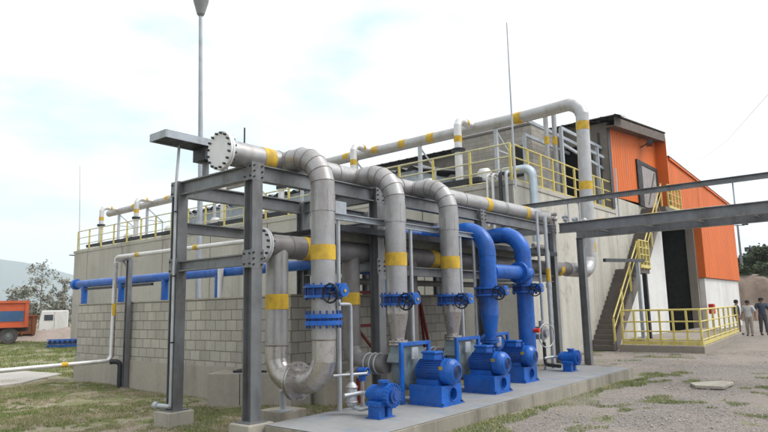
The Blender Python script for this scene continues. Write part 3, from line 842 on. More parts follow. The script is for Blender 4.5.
# thin pale pipe at head height, its riser and the low run to the left
t = thing('thin_pipe', 'thin pale pipe with yellow tape rising beside the block wall and crossing to the right', 'pipe', (7.2, 14.1, .6))
MB().tube(path([(-1.0, 13.2, .58), (7.18, 14.12, .6), (7.2, 14.12, 2.98), (7.25, 7.25, 2.93)], .12, 5), .045, 12).build('pipe', 'grey_pipe_light', t)
for a_, b_ in (((7.2, 14.12, 1.62), (7.2, 14.12, 1.9)), ((7.205, 13.2, 2.973), (7.205, 13.08, 2.972)), ((7.22, 10.95, 2.96), (7.22, 10.82, 2.958)), ((6.02, 13.992, .598), (6.16, 14.006, .598))):
    MB().cyl(a_, b_, .055, 12).build('yellow_band', 'yellow_band', t)
MB().cyl((7.2, 14.12, .68), (7.2, 14.12, 2.84), .05, 12).build('riser_sleeve', 'bare_steel_pipe', t)
t = thing('pipe_support_post', 'steel post with a short bracket arm carrying the thin pale pipe', 'post', (7.36, 13.9, 0))
MB().ibeam((7.37, 13.8, -.1), (7.37, 13.8, 2.9), .11, .1, .012, .014, (0, 1, 0)).build('post', 'frame_steel', t)
MB().bar((7.37, 13.78, 2.92), (7.37, 14.5, 2.92), .08, .05).bar((7.37, 13.87, 2.72), (7.37, 14.1, 2.89), .03, .03).build('bracket', 'frame_steel', t)
q = MB().tube(path([(7.1, 14.02, .58), (7.3, 13.92, .58), (7.3, 13.92, -.05)], .1, 4), .055, 10).build('drain_pipe', 'dark_metal', None, (7.3, 13.92, 0)); tag(q, 'short black drain pipe turning down into the grass by the block wall', 'pipe')

q = thing('vent_post', 'short pale upright pipe standing in front of the blue pipe between the front columns', 'pipe', (7.72, 10.75, 1.5))
MB().cyl((7.70, 10.72, .9), (7.70, 10.72, 2.74), .062, 14).build('pipe', 'grey_pipe_light', q)
MB().cyl((7.70, 10.72, 2.74), (7.70, 10.72, 2.78), .08, 14).build('cap', 'grey_pipe', q)

# ------------------------------------------------------------------ steel frame
FX = (5.4, 8.05, 11.5, 15.05); BXs = (5.4, 8.05, 9.9, 12.5, 15.05); FY, RY = 6.79, 8.62
t = thing('pipe_rack', 'tall grey steel frame of H columns and beams carrying the big pipes', 'frame', (5.4, 6.79, 0))
for x in FX:
    MB().ibeam((x, FY, .2 if x < 6 else .19), (x, FY, 3.7), .19, .17, .013, .016, (0, 1, 0)).build('column', 'frame_steel', t)
for x in BXs:
    MB().ibeam((x, RY, .2 if x < 6 else -.1), (x, RY, 3.7), .19, .17, .013, .016, (0, 1, 0)).build('column', 'frame_steel', t)
for yy in (FY, RY):
    xs = FX if yy == FY else BXs
    for i in range(len(xs)-1):
        MB().ibeam((xs[i]+.1, yy, 3.575), (xs[i+1]-.1, yy, 3.575), .23, .13).build('beam', 'frame_steel', t)
for i in range(len(BXs)-1):
    MB().ibeam((BXs[i]+.1, RY, 2.975), (BXs[i+1]-.1, RY, 2.975), .17, .12).build('beam', 'frame_steel', t)
for x in (5.4, 8.05, 15.05):
    MB().ibeam((x, FY+.1, 3.585), (x, RY-.1, 3.585), .21, .13).build('beam', 'frame_steel', t)
    MB().ibeam((x, FY+.1, 2.36), (x, RY-.1, 2.36), .16, .13).build('beam', 'frame_steel', t)
for x in (8.05, 11.5, 15.05):
    MB().ibeam((x, FY+.1 , 3.05), (x, RY-.1 , 3.05), .17, .12).build('beam', 'frame_steel', t)
MB().ibeam((8.15, FY, 2.3), (11.4, FY, 2.3), .16, .12).build('beam', 'frame_steel', t)
MB().ibeam((11.6, FY, 2.3), (14.95, FY, 2.3), .16, .12).build('beam', 'frame_steel', t)
for x in FX[:1]:
    for y in (FY, RY):
        MB().box((x-.15, y-.15, .2), (x+.15, y+.15, .218)).build('base_plate', 'frame_steel', t)
for k, (x, y) in enumerate(((5.4, 6.79), (5.4, 8.62))):
    q = MB().box((x-.21, y-.21, -.2), (x+.21, y+.21, .198)).build('concrete_footing', 'footing_concrete', None, (x, y, 0), bevel=.015)
    tag(q, ['square concrete footing under the front right column, cut by the photo edge', 'square stained concrete footing under the leftmost steel column'][k], 'footing')
# bolted connection plates where beams meet the front columns
for x in FX:
    for z in (3.575, 2.36):
        if z < 3 and x > 14: continue
        pl = MB().box((x-.11, FY-.098, z-.13), (x+.11, FY-.086, z+.13)).build('connection_plate', 'frame_steel', t)
        bo = MB()
        for i in (-.07, .07):
            for j in (-.08, 0, .08): bo.cyl((x+i, FY-.098, z+j), (x+i, FY-.118, z+j), .014, 6)
        bo.build('bolt', 'bolt_steel', pl)
for y in (FY, RY):
    for z in (3.575, 2.36):
        pl = MB().box((5.4-.102, y-.1, z-.12), (5.4-.09, y+.1, z+.12)).build('connection_plate', 'frame_steel', t)
        bo = MB()
        for i in (-.06, .06):
            for j in (-.07, .07): bo.cyl((5.298, y+i, z+j), (5.28, y+i, z+j), .014, 6)
        bo.build('bolt', 'bolt_steel', pl)
q = thing('cable_tray', 'wide dark steel cable tray lying level inside the frame above the lower pipe', 'tray', (8, 7.5, 2.9))
for k in range(5):
    x0 = 6.75 + k*1.64
    MB().box((x0, 6.62, 2.9), (x0+1.63, 8.45, 2.915)).box((x0, 6.60, 2.86), (x0+1.63, 6.619, 2.96)).build('tray_plate', 'dark_metal', q)
# conduit strapped to the left column with a box at its foot, tray on top
t = thing('conduit', 'thin galvanised conduit strapped to the leftmost column with a junction at its foot', 'conduit', (5.33, 8.52, .2))
MB().tube([(5.29, 8.56, .27), (5.29, 8.56, 3.7), (5.36, 8.62, 4.3)], .022, 10).build('pipe', 'galvanised', t)
MB().tube([(5.24, 8.85, .27), (5.29, 8.56, .27)], .035, 10).cyl((5.24, 8.9, .27), (5.25, 8.82, .27), .055, 12).build('elbow_fitting', 'galvanised', t)
for z in (1.2, 2.2, 3.2):
    MB().box((5.262, 8.53, z), (5.318, 8.59, z+.02)).build('strap', 'dark_metal', t)
t = thing('steel_tray', 'flat steel tray with upturned lips held high above the frame corner', 'tray', (5.4, 8.6, 4.3))
MB().box((4.97, 8.36, 4.33), (5.93, 8.78, 4.345)).build('plate', 'dark_metal', t)
MB().box((4.97, 8.34, 4.31), (5.93, 8.358, 4.43)).box((4.97, 8.782, 4.31), (5.93, 8.80, 4.43)).box((4.95, 8.34, 4.31), (4.968, 8.80, 4.43)).build('lip', 'frame_steel_pale', t)
MB().box((5.7, 8.4, 4.1), (5.93, 8.75, 4.328)).build('end_box', 'dark_metal', t)
MB().cyl((5.86, 8.62, 3.7), (5.86, 8.62, 4.1), .055, 12).build('stub_post', 'frame_steel', t)
# street lamp behind
t = thing('street_lamp', 'tall slender lamp post rising behind the frame beyond the top of the photo', 'street lamp', (9.0, 13.45, 0))
MB().tube([(9.0, 13.45, -.2), (9.0, 13.45, 5), (9.0, 13.62, 9.5)], [.075, .065, .045], 12).build('pole', 'frame_steel_pale', t)
h = MB().lathe((9.0, 13.62, 9.5), (0, 0, 1), [(.05, 0), (.1, .06), (.2, .42), (.21, .5), (.13, .62), (.0, .64)], 14).build('lamp_head', 'grey_box', t)
MB().lathe((9.0, 13.62, 9.55), (0, 0, 1), [(.03, .0), (.08, .05), (.17, .4), (.0, .42)], 12).build('lamp_glass', 'white_flange', h)

# ------------------------------------------------------------------ upper header with blind flange and three bent branches
HY, HZ = 7.07, 3.87
def blind_flange(t, x, y, z, r, n=16):
    f = MB().cyl((x-.01, y, z), (x+.02, y, z), r, 40).cyl((x+.028, y, z), (x+.06, y, z), r, 40).build('blind_flange', 'white_flange', t, bevel=.004)
    MB().bolts((x+.025, y, z), (1, 0, 0), r-.026, n, .017, .14).build('bolt', 'bolt_steel', f)
    return f
t = thing('upper_header_pipe', 'large grey pipe along the top of the frame, closed by a white bolted disc', 'pipe', (5.05, HY, HZ))
MB().tube([(5.1, HY, HZ), (6.05, HY, HZ), (9.0, HY, HZ+.02), (12.0, HY, HZ+.05), (15.3, HY, HZ+.08)], .185, 28, gore=True).build('pipe', 'grey_pipe', t)
blind_flange(t, 5.03, HY, HZ, .275)
for x in (5.72, 12.1, 14.0):
    MB().cyl((x, HY, HZ+.0085*(x-6)), (x+.2, HY, HZ+.0085*(x-5.8)), .19, 28).build('yellow_band', 'yellow_band', t)
for x in (6.05, 6.35, 7.3, 8.15, 9.0, 9.9, 11.2, 13.0): MB().ring((x, HY, HZ+.0085*max(0, x-6)), (1, 0, 0), .185, .007, 28, 5).build('seam', 'seam', t)
MB().cyl((5.45, HY, HZ+.18), (5.45, HY, HZ+.42), .012, 8).build('vent_stub', 'dark_metal', t)
MB().tube(path([(15.25, HY, HZ+.08), (15.6, HY-.02, HZ+.08), (15.6, HY-.02, HZ-.4)], .18, 4), .12, 16).build('end_elbow', 'bare_steel_pipe', t)

PY = 6.2
def elbow_branch(name, label, x, zend, r=.172, mat='grey_pipe', gore=True, rad=.5, ytop=HY, ztop=3.87, bandz=None, n=5):
    t = thing(name, label, 'pipe', (x, PY, zend))
    if gore:
        el = gored((x, ytop, ztop), (x, PY, ztop), (x, PY, zend), rad, n)
        ps = [(x, ytop-.05, ztop), (x, ytop-.24, ztop)] + el + [(x, PY, ztop-rad-.25), (x, PY, zend)]
        MB().tube(ps, r, 28, gore=True).build('pipe', mat, t)
        P = [Vector(p) for p in ps]
        for i in range(1, len(P)-1):
            tt = (P[i]-P[i-1]).normalized() + (P[i+1]-P[i]).normalized()
            MB().ring(P[i], tt, r*1.0, .007, 28, 5).build('seam', 'seam', t)
        c = MB().cyl((x, PY, ztop-rad-.06), (x, PY, ztop-rad-.34), r+.008, 28).build('collar', mat, t)
        for q_ in (2.6, 3.5, 4.4): MB().bar((x+(r+.009)*math.cos(q_), PY+(r+.009)*math.sin(q_), ztop-rad-.35), (x+(r+.009)*math.cos(q_), PY+(r+.009)*math.sin(q_), ztop-rad-.05), .012, .006, (math.cos(q_), math.sin(q_), 0)).build('strap', 'bare_steel_pipe', c)
    else:
        ps = path([(x, ytop, ztop), (x, PY, ztop), (x, PY, zend)], rad, 12)
        MB().tube(ps, r, 28).build('pipe', mat, t)
        MB().cyl((x, PY, ztop-rad-.02), (x, PY, ztop-rad-.06), r+.006, 28).build('weld_ring', mat, t)
    if bandz:
        MB().cyl((x, PY, bandz[0]), (x, PY, bandz[1]), r+.006, 28).build('yellow_band', 'yellow_band', t)
    return t
B = [6.17, 7.82, 9.4, 10.72, 12.25]

def valve(label, x, z, r=.2, pipe='blue'):
    """wafer valve on an upright pipe: two bolted flanges, lugged body, gearbox and handwheel"""
    t = thing('butterfly_valve', label, 'valve', (x, PY, z), 'blue butterfly valves on the upright pipes')
    f = MB().cyl((x, PY, z-.085), (x, PY, z-.05), r+.075, 32).cyl((x, PY, z+.05), (x, PY, z+.085), r+.075, 32).build('flange', 'blue_paint', t, bevel=.004)
    MB().bolts((x, PY, z), (0, 0, 1), r+.045, 14, .013, .23).build('bolt', 'blue_paint_dull', f)
    MB().cyl((x, PY, z-.045), (x, PY, z+.045), r+.02, 32).build('body', 'blue_paint_dull', t)
    g = MB().cyl((x, PY-r-.04, z), (x, PY-r-.13, z), .03, 12).cyl((x-.0, PY-r-.11, z), (x, PY-r-.21, z), .085, 18).box((x-.1, PY-r-.2, z-.02), (x+.06, PY-r-.12, z+.1)).build('gearbox', 'blue_paint', t, bevel=.008)
    MB().cyl((x, PY-r-.205, z), (x, PY-r-.222, z), .022, 12).build('indicator_cap', 'brass', g)
    cx = x-.2; cy = PY-r-.13; cz = z-.035
    w = MB().ring((cx, cy, cz), (1, .12, 0), .125, .013, 28, 7).build('handwheel', 'black_iron', t)
    sp = MB().cyl((cx-.03, cy, cz), (x-.08, cy, cz+.02), .014, 8)
    for k in range(4):
        a = k*PI/2+.4
        sp.tube([(cx, cy, cz), (cx, cy+.125*math.cos(a), cz+.125*math.sin(a))], .009, 6)
    sp.build('spoke', 'black_iron', w)
    return t

t1 = elbow_branch('bypass_pipe', 'nearest bent grey pipe with a U bend joining it to the lower pipe', B[0], 1.25, bandz=(2.34, 2.55))
# U bend at the foot: bare steel, bolted in the middle, back up to the lower header
ub = gored((B[0], PY, 1.25), (B[0], PY, .66), (6.1, 7.1, .66), .36, 5)
MB().tube([(B[0], PY, 1.24)] + ub + [(6.13, 6.68, .66)], .168, 28, gore=True).build('bend', 'bare_steel_pipe', t1)
ub2 = gored((6.13, 6.68, .66), (6.1, 7.1, .66), (6.1, 7.1, 1.3), .34, 5)
MB().tube([(6.13, 6.72, .66)] + ub2 + [(6.1, 7.1, 1.14)], .168, 28, gore=True).build('bend', 'bare_steel_pipe', t1)
fl = MB().cyl((6.132, 6.655, .66), (6.131, 6.69, .66), .27, 36).cyl((6.131, 6.70, .66), (6.13, 6.735, .66), .27, 36).build('flange', 'bare_steel_pipe', t1, bevel=.004)
MB().bolts((6.13, 6.695, .66), (0, 1, 0), .235, 14, .014, .14).build('bolt', 'bare_steel_pipe', fl)
MB().tube([(6.1, 7.1, 1.13), (6.1, 7.1, 2.56)], .166, 28, gore=True).build('riser', 'grey_pipe', t1)
MB().cyl((6.1, 7.1, 1.67), (6.1, 7.1, 1.89), .172, 28).build('yellow_band', 'yellow_band', t1)
MB().ring((6.1, 7.1, 1.15), (0, 0, 1), .168, .01, 28, 5).build('seam', 'seam', t1); MB().ring((B[0], PY, 1.24), (0, 0, 1), .168, .01, 28, 5).build('seam', 'seam', t1)
t = thing('pipe_stand', 'small square concrete block with a steel stub under the U bend', 'stand', (6.32, 7.2, 0))
MB().box((6.12, 7.02, -.1), (6.62, 7.52, .2)).build('block', 'pad_edge', t, bevel=.012)
MB().cyl((6.25, 7.12, .2), (6.2, 7.1, .5), .045, 12).box((6.15, 7.02, .2), (6.35, 7.22, .215)).build('stub_post', 'galvanised', t)

valve('blue valve with black handwheel on the nearest bent pipe, beside its yellow band', B[0], 1.9)
q = thing('flange_joint', 'blue bolted flange pair just below the nearest blue valve', 'flange', (B[0], PY, 1.52))
f = MB().cyl((B[0], PY, 1.44), (B[0], PY, 1.50), .265, 32).cyl((B[0], PY, 1.535), (B[0], PY, 1.59), .265, 32).cyl((B[0], PY, 1.50), (B[0], PY, 1.535), .2, 24).build('flange', 'blue_paint', q, bevel=.004)
MB().bolts((B[0], PY, 1.517), (0, 0, 1), .235, 16, .013, .24).build('bolt', 'blue_paint_dull', f)

elbow_branch('branch_pipe', 'second bent grey pipe, dropping to the nearest blower', B[1], 1.83, bandz=(2.32, 2.53))
elbow_branch('branch_pipe', 'third bent grey pipe, last of the grey ones before the blue pipes', B[2], 1.83, bandz=(2.33, 2.55))
elbow_branch('blue_branch_pipe', 'nearer of the two bent blue pipes', B[3], 2.0, .172, 'blue_paint', False, .48, 7.75, 3.17)
tb = elbow_branch('blue_branch_pipe', 'farther of the two bent blue pipes, running straight down to the pad', B[4], 2.05, .176, 'blue_paint', False, .48, 7.75, 3.2)
MB().cyl((B[4], PY, 1.99), (B[4], PY, .5), .178, 28).build('lower_pipe', 'blue_paint', tb)
MB().tube(path([(B[4], PY, .52), (B[4], PY, .36), (B[4], 7.0, .36)], .15, 6), .17, 24).build('foot_bend', 'blue_paint', tb)
MB().cyl((B[4]-.02, PY-.17, 1.12), (B[4]-.02, PY-.3, 1.12), .045, 12).build('red_cap', 'bright_red', tb)
q = thing('blue_cross_pipe', 'short level blue pipe with a bolted flange between the two bent blue pipes', 'pipe', (11.5, PY, 2.33))
MB().tube([(B[3]+.1, PY-.02, 2.33), (11.85, PY-.06, 2.33)], .15, 24).build('pipe', 'blue_paint', q)
f = MB().cyl((11.85, PY-.06, 2.33), (11.89, PY-.062, 2.33), .23, 28).cyl((11.9, PY-.062, 2.33), (11.94, PY-.064, 2.33), .23, 28).build('flange', 'blue_paint', q, bevel=.004)
MB().bolts((11.895, PY-.062, 2.33), (1, 0, 0), .2, 12, .013, .15).build('bolt', 'blue_paint_dull', f)
MB().tube([(11.94, PY-.064, 2.33), (12.3, PY-.1, 2.33)], .13, 24).ball((12.05, PY-.12, 2.3), (.16, .16, .15)).build('nozzle', 'blue_paint', q)
q = thing('blue_feed_pipe', 'blue pipe lying along the back of the frame behind the bent pipes', 'pipe', (8.6, 7.75, 2.9))
MB().tube(path([(8.55, 7.75, 2.44), (9.2, 7.75, 2.44), (9.5, 7.75, 3.12), (12.9, 7.75, 3.15)], .2, 5), .15, 20).build('pipe', 'blue_paint', q)
MB().cyl((12.9, 7.75, 3.15), (12.95, 7.75, 3.15), .2, 20).build('end_cap', 'blue_paint', q)

for x, lab in ((B[1], 'blue valve with black handwheel on the second bent grey pipe'), (B[2], 'blue valve with black handwheel on the third bent grey pipe'),
               (B[3], 'blue valve on the nearer bent blue pipe'), (B[4], 'blue valve on the farther bent blue pipe')):
    valve(lab, x, {B[3]: 1.93, B[4]: 2.0}.get(x, 1.78))
def reducer(name, label, x, mat, z0=1.7, z1=1.12):
    t = thing(name, label, 'reducer', (x, PY, z1))
    MB().tube([(x, PY, z0), (x, PY, z0-.14-.25*(z0 > 1.8)), (x, PY, z1+.06), (x, PY, z1)], [.176, .176, .105, .105], 28, gore=True).build('cone', mat, t)
    f = MB().cyl((x, PY, z1-.0), (x, PY, z1+.03), .16, 24).cyl((x, PY, z1-.045), (x, PY, z1-.012), .16, 24).build('flange', 'bare_steel_pipe' if 'grey' in mat or 'bare' in mat else mat, t, bevel=.003)
    MB().bolts((x, PY, z1-.006), (0, 0, 1), .135, 8, .012, .1).build('bolt', 'bolt_steel', f)
    return t
reducer('cone_reducer', 'rusty grey cone narrowing into the nearest blower', B[1], 'bare_steel_pipe')
reducer('cone_reducer', 'rusty grey cone narrowing into the middle blower', B[2], 'bare_steel_pipe')
reducer('cone_reducer', 'blue cone narrowing into the farthest blower', B[3], 'blue_paint', 1.86, 1.0)

# ------------------------------------------------------------------ lower header, blower inlets
LZ = 2.6
t = thing('lower_header_pipe', 'large grey pipe, its colour darkened for shade, lying inside the frame with a white bolted end disc', 'pipe', (5.7, 7.1, LZ))
MB().tube([(5.8, 7.1, LZ), (6.3, 7.1, LZ), (6.62, 7.1, LZ), (10, 7.1, LZ), (13, 7.1, LZ+.01), (16.62, 7.1, LZ+.02)], .178, 28, gore=True).build('pipe', 'grey_pipe_shaded', t)
blind_flange(t, 5.76, 7.1, LZ, .262)
for x in (6.58, 8.25, 9.95, 13.2, 15.9):
    MB().cyl((x, 7.1, LZ), (x+.22, 7.1, LZ), .184, 28).build('yellow_band', 'yellow_band', t)
for x in (6.3, 7.2, 8.9, 10.7, 12.4, 14.6): MB().ring((x, 7.1, LZ), (1, 0, 0), .179, .007, 28, 5).build('seam', 'seam', t)
for k, x in enumerate((B[1]-.1, B[2]-.05, B[3]+.2)):
    q = thing('inlet_pipe', ['grey inlet pipe with a yellow band dropping behind the nearest blower', 'grey inlet pipe dropping behind the middle blower', 'grey inlet pipe dropping behind the farthest blower'][k], 'pipe', (x, 7.1, .8), 'blower inlet pipes')
    el = gored((x, 7.1, LZ), (x, 7.1, .78), (x, 6.3, .78), .3, 4)
    MB().tube([(x, 7.1, LZ-.05)] + el + [(x, 6.35, .78)], .15, 24, gore=True).build('pipe', 'grey_pipe_shaded', q)
    MB().cyl((x, 7.1, 1.72), (x, 7.1, 1.92), .156, 24).build('yellow_band', 'yellow_band', q)
    cl = MB()
    for yy in (6.5, 6.6, 6.72): cl.ring((x, yy, .78), (0, 1, 0), .16, .013, 24, 6)
    cl.build('clamp', 'galvanised', q)
t = thing('support_channel', 'pale steel channel on thin upright posts beside the bent grey pipes', 'support', (6.6, 6.45, .19))
MB().channel((6.62, 6.45, 3.04), (10.75, 6.45, 3.04), .1, .06, .012).build('channel', 'frame_steel_pale', t)
for x in (6.73, 8.54, 10.12, 10.62):
    MB().tube([(x, 6.44, .18), (x, 6.44, 2.99)], .032, 12).build('post', 'galvanised', t)
MB().box((6.66, 6.42, 3.09), (6.9, 6.47, 3.28)).build('end_plate', 'frame_steel_pale', t)

# ------------------------------------------------------------------ blowers: base box, motor, mounting plate, volute
def blower(label, x, casing='casing_grey', dx=.24, dy=0):
    """x = axis of the upright pipe; the motor shaft runs along Y and points at the yard"""
    mx = x+dx; z0 = .19; mz = .675
    t = thing('blower', label, 'blower', (mx, 5.65, z0), 'blowers in a row on the concrete pad')
    b = MB().holed_box((mx-.28, 5.37, z0+.021), (mx+.26, 5.97, z0+.29), (mx+.02, z0+.155), .098, .4).build('base_box', 'blue_paint', t)
    MB().box((mx-.31, 5.34, z0), (mx+.29, 5.99, z0+.022)).build('foot_flange', 'blue_paint', b)
    MB().ring((mx+.02, 5.366, z0+.155), (0, 1, 0), .1, .008, 28, 6).build('hole_rim', 'blue_paint', b)
    m = MB().lathe((mx, 5.3, mz), (0, 1, 0), [(.0, .12), (.182, .12), (.182, .62), (.12, .68), (.0, .68)], 30).build('motor', 'blue_paint', t)
    fn = MB()
    for k in range(34):
        a = 2*PI*k/34
        if abs(math.sin(a)-1) < .06: continue
        d = Vector((math.cos(a), 0, math.sin(a)))
        fn.bar(Vector((mx, 5.46, mz))+d*.187, Vector((mx, 5.9, mz))+d*.187, .007, .03, d)
    fn.build('cooling_fin', 'blue_paint_dull', m)
    cv = MB().lathe((mx, 5.26, mz), (0, 1, 0), [(.0, .0), (.105, .0), (.145, .012), (.188, .06), (.2, .1), (.2, .2), (.196, .2)], 32).build('fan_cover', 'blue_paint', m)
    gr = MB()
    for q in (.03, .055, .08, .1): gr.ring((mx, 5.258, mz), (0, 1, 0), q, .005, 24, 5)
    gr.build('grille', 'blue_paint_dull', m)
    MB().cyl((mx, 5.262, mz), (mx, 5.259, mz), .1, 24).build('grille_shadow_plate', 'interior_shade', m)
    tb = MB().box((mx-.11, 5.6, mz+.165), (mx+.1, 5.83, mz+.26)).box((mx-.12, 5.58, mz+.261), (mx+.12, 5.85, mz+.3)).build('terminal_box', 'blue_paint', m, bevel=.012)
    MB().box((mx-.199, 5.4, mz+.04), (mx-.19, 5.47, mz+.09), .0).build('nameplate', 'brass', m)
    for q_ in (-.14, .14): MB().box((mx+q_-.04, 5.5, z0+.291), (mx+q_+.04, 5.9, z0+.37)).build('motor_foot', 'blue_paint', m)
    MB().tube(path([(mx+.08, 5.84, mz+.2), (mx+.08, 5.97, mz+.2), (mx+.24, 5.99, z0+.34), (mx+.27, 5.98, z0+.02)], .06, 4), .014, 8).build('cable', 'black_iron', m)
    MB().cyl((mx+.08, 5.83, mz+.2), (mx+.08, 5.88, mz+.2), .024, 10).build('cable_gland', 'bolt_steel', m)
    MB().ring((mx, 5.5, mz+.215), (0, 1, 0), .028, .008, 16, 6).build('lifting_eye', 'blue_paint', m)
    for i in (-.27, .25):
        for j in (5.36, 5.97):
            MB().cyl((mx+i, j, z0+.02), (mx+i, j, z0+.045), .016, 6).build('anchor_bolt', 'bolt_steel', b)
    # mounting frame: blue bars round the casing plate
    p = MB().box((mx-.42, 6.0, z0), (mx-.35, 6.05, 1.12)).box((mx+.3, 6.0, z0), (mx+.37, 6.05, 1.12)).box((mx-.349, 6.002, 1.06), (mx+.299, 6.048, 1.12)).build('mounting_frame', 'blue_paint', t, bevel=.006)
    # volute: spiral shell, closed by flat side plates
    n = 40; pts = []
    cx, cz = mx, mz+.03
    for i in range(n+1):
        a = -PI*.08 + 2*PI*i/n
        rr = .31 + .13*i/n
        pts.append((cx - rr*math.cos(a), cz - rr*math.sin(a)))
    pts = [(max(px, mx-.5), max(pz_, z0+.01)) for px, pz_ in pts]
    vol = MB().poly([(px, 6.06, pz_) for px, pz_ in pts], (0, .24, 0))
    vol.build('volute_casing', casing, t, bevel=.012)
    MB().lathe((cx, 6.06, cz), (0, -1, 0), [(.0, .012), (.17, .012), (.19, 0)], 28).build('shaft_plate', casing, t)
    ng = MB().box((x-.105, 6.08, cz+.1), (x+.105, 6.29, 1.0 if casing == 'blue_paint' else 1.07)).build('discharge_neck', casing, t, bevel=.006)
    MB().cyl((cx, 6.3, cz), (cx, 6.36, cz), .2, 28).build('inlet_flange', casing, t)
    MB().box((mx-.18, 5.99, mz+.18), (mx-.02, 6.0-.03, mz+.36)).build('guard_bracket', 'galvanised', t)
    return t
blower('nearest blue motor on a box base with its grey fan casing behind', B[1])
blower('middle of the three blue motors, with a grey fan casing behind', B[2]-.02)
b3 = blower('farthest blue motor, with a blue rounded fan casing behind', B[3]-.02, 'blue_paint')
b3.location = Vector(b3.location) + Vector((.28, .27, 0))
MB().box((B[3]-.2, 6.03, .98), (B[3]-.14, 6.045, 1.13)).build('paper_tag', 'tag_white', b3)

def drain_pump(label, x, y, rot):
    """small blue pump: pedestal, round body and a ribbed flange turned to the yard"""
    t = thing('drain_pump', label, 'pump', (x, y, .19), 'small blue pumps at the ends of the pad')
    b = MB().box((x-.19, y-.13, .19), (x+.15, y+.13, .205)).box((x-.16, y-.1, .2), (x-.04, y+.1, .37)).box((x+.02, y-.1, .2), (x+.12, y+.1, .33)).box((x-.18, y-.12, .35), (x-.02, y+.12, .41)).build('pedestal', 'blue_paint', t, bevel=.008)
    d = Vector((math.sin(rot)*.2, -math.cos(rot), 0)).normalized()
    c = Vector((x+.05, y-.02, .48))
    MB().cyl(c+d*-.2, c+d*.1, .13, 24).cyl(c+d*-.28, c+d*-.2, .08, 18).cyl(c+Vector((0, 0, .1)), c+Vector((0, 0, .19)), .06, 16).cyl(c+Vector((0, 0, .165)), c+Vector((0, 0, .195)), .085, 18).build('body', 'blue_paint', t)
    f = MB().cyl(c+d*.1, c+d*.16, .16, 36).build('flange', 'blue_paint', t, bevel=.004)
    MB().bolts(c+d*.13, d, .15, 20, .015, .09).build('bolt', 'blue_paint', f)
    MB().cyl(c+d*.16, c+d*.2, .1, 24).cyl(c+d*.2, c+d*.215, .055, 12).build('cover', 'blue_paint_dull', t, bevel=.004)
    MB().tube(path([c+d*-.27, c+d*-.42, c+d*-.42+Vector((-.25, .1, -.02))], .08, 4), .03, 12).build('suction_pipe', 'galvanised', t)
    return t
drain_pump('small blue ribbed pump at the near end of the pad, by the thin valve pipes', 6.66, 5.6, 0)
drain_pump('small blue ribbed pump alone at the far end of the pad', 13.42, 5.8, 0)

# small pipework beside the nearest pipe
t = thing('small_pipework', 'thin galvanised pipe with a filter body standing beside the nearest small pump', 'pipework', (6.98, 6.48, .19))
MB().tube(path([(6.3, 6.03, 1.72), (6.62, 6.1, 1.72), (6.62, 6.1, .62)], .06, 4), .024, 10).build('pipe', 'galvanised', t)
MB().tube([(6.45, 6.3, .72), (6.95, 6.1, .72)], .02, 8).build('branch', 'galvanised', t)
MB().tube(path([(6.62, 6.1, .3), (6.62, 5.95, .27), (6.68, 5.82, .3)], .03, 3), .03, 10).build('branch', 'galvanised', t)
MB().lathe((6.62, 6.1, .3), (0, 0, 1), [(0, 0), (.06, 0), (.075, .03), (.075, .27), (.06, .3), (.03, .33), (0, .33)], 16).build('filter_body', 'galvanised', t)
MB().ring((6.62, 6.1, .36), (0, 0, 1), .078, .012, 16, 6).ring((6.62, 6.1, .56), (0, 0, 1), .078, .012, 16, 6).build('clamp_ring', 'bare_steel_pipe', t)
q = thing('small_valve', 'small blue hand valve with a brass centre behind the near small pump', 'valve', (7.0, 6.25, .7))
MB().cyl((7.0, 6.3, .74), (7.0, 6.16, .74), .055, 16).box((6.96, 6.2, .6), (7.04, 6.28, .72)).build('body', 'blue_paint', q, bevel=.006)
MB().ring((7.0, 6.14, .74), (0, 1, 0), .05, .013, 20, 6).cyl((7.0, 6.165, .74), (7.0, 6.14, .74), .02, 10).build('handwheel', 'blue_paint', q)
MB().cyl((7.0, 6.139, .74), (7.0, 6.132, .74), .016, 10).build('centre_cap', 'brass', q)
MB().tube([(7.0, 6.24, .19), (7.0, 6.24, .62)], .03, 10).tube(path([(7.0, 6.28, .66), (7.0, 6.6, .66), (7.5, 6.8, .72)], .1, 4), .03, 10).build('pipe', 'bare_steel_pipe', q)
# red stand and red hose behind the pipes
t = thing('red_frame', 'red painted steel trestle standing in the shade behind the pipes', 'trestle', (8.6, 7.7, 0))
MB().bar((8.42, 7.6, 0), (8.42, 7.6, 1.98), .06, .06).bar((8.85, 7.6, 0), (8.85, 7.6, 1.98), .06, .06).bar((8.42, 7.6, 1.95), (8.85, 7.6, 1.95), .05, .05).bar((8.42, 7.6, 1.35), (8.85, 7.6, 1.35), .05, .05).bar((8.42, 7.6, 1.3), (8.8, 7.6, .95), .04, .04).build('frame', 'red_paint', t)
q = MB().tube(path([(10.85, 8.2, .75), (10.98, 8.2, 1.98), (11.12, 8.2, 2.0), (11.3, 8.2, .7)], .06, 4), .035, 10).tube(path([(10.98, 8.16, .8), (11.04, 8.16, 1.75), (11.12, 8.16, 1.75), (11.42, 8.16, .75)], .04, 4), .035, 10).build('fire_hose', 'red_paint', None, (11.1, 8.2, .7)); tag(q, 'dark red hose looped over the block wall behind the second blower', 'hose')
t = thing('steel_column', 'dark round service post standing behind the second bent grey pipe', 'post', (8.3, 7.05, 0))
MB().cyl((8.32, 6.95, 0), (8.32, 6.95, 2.2), .06, 14).build('pipe', 'dark_metal', t)
MB().box((8.28, 6.86, 1.6), (8.36, 6.9, 2.15)).build('conduit', 'blue_paint_dull', t)

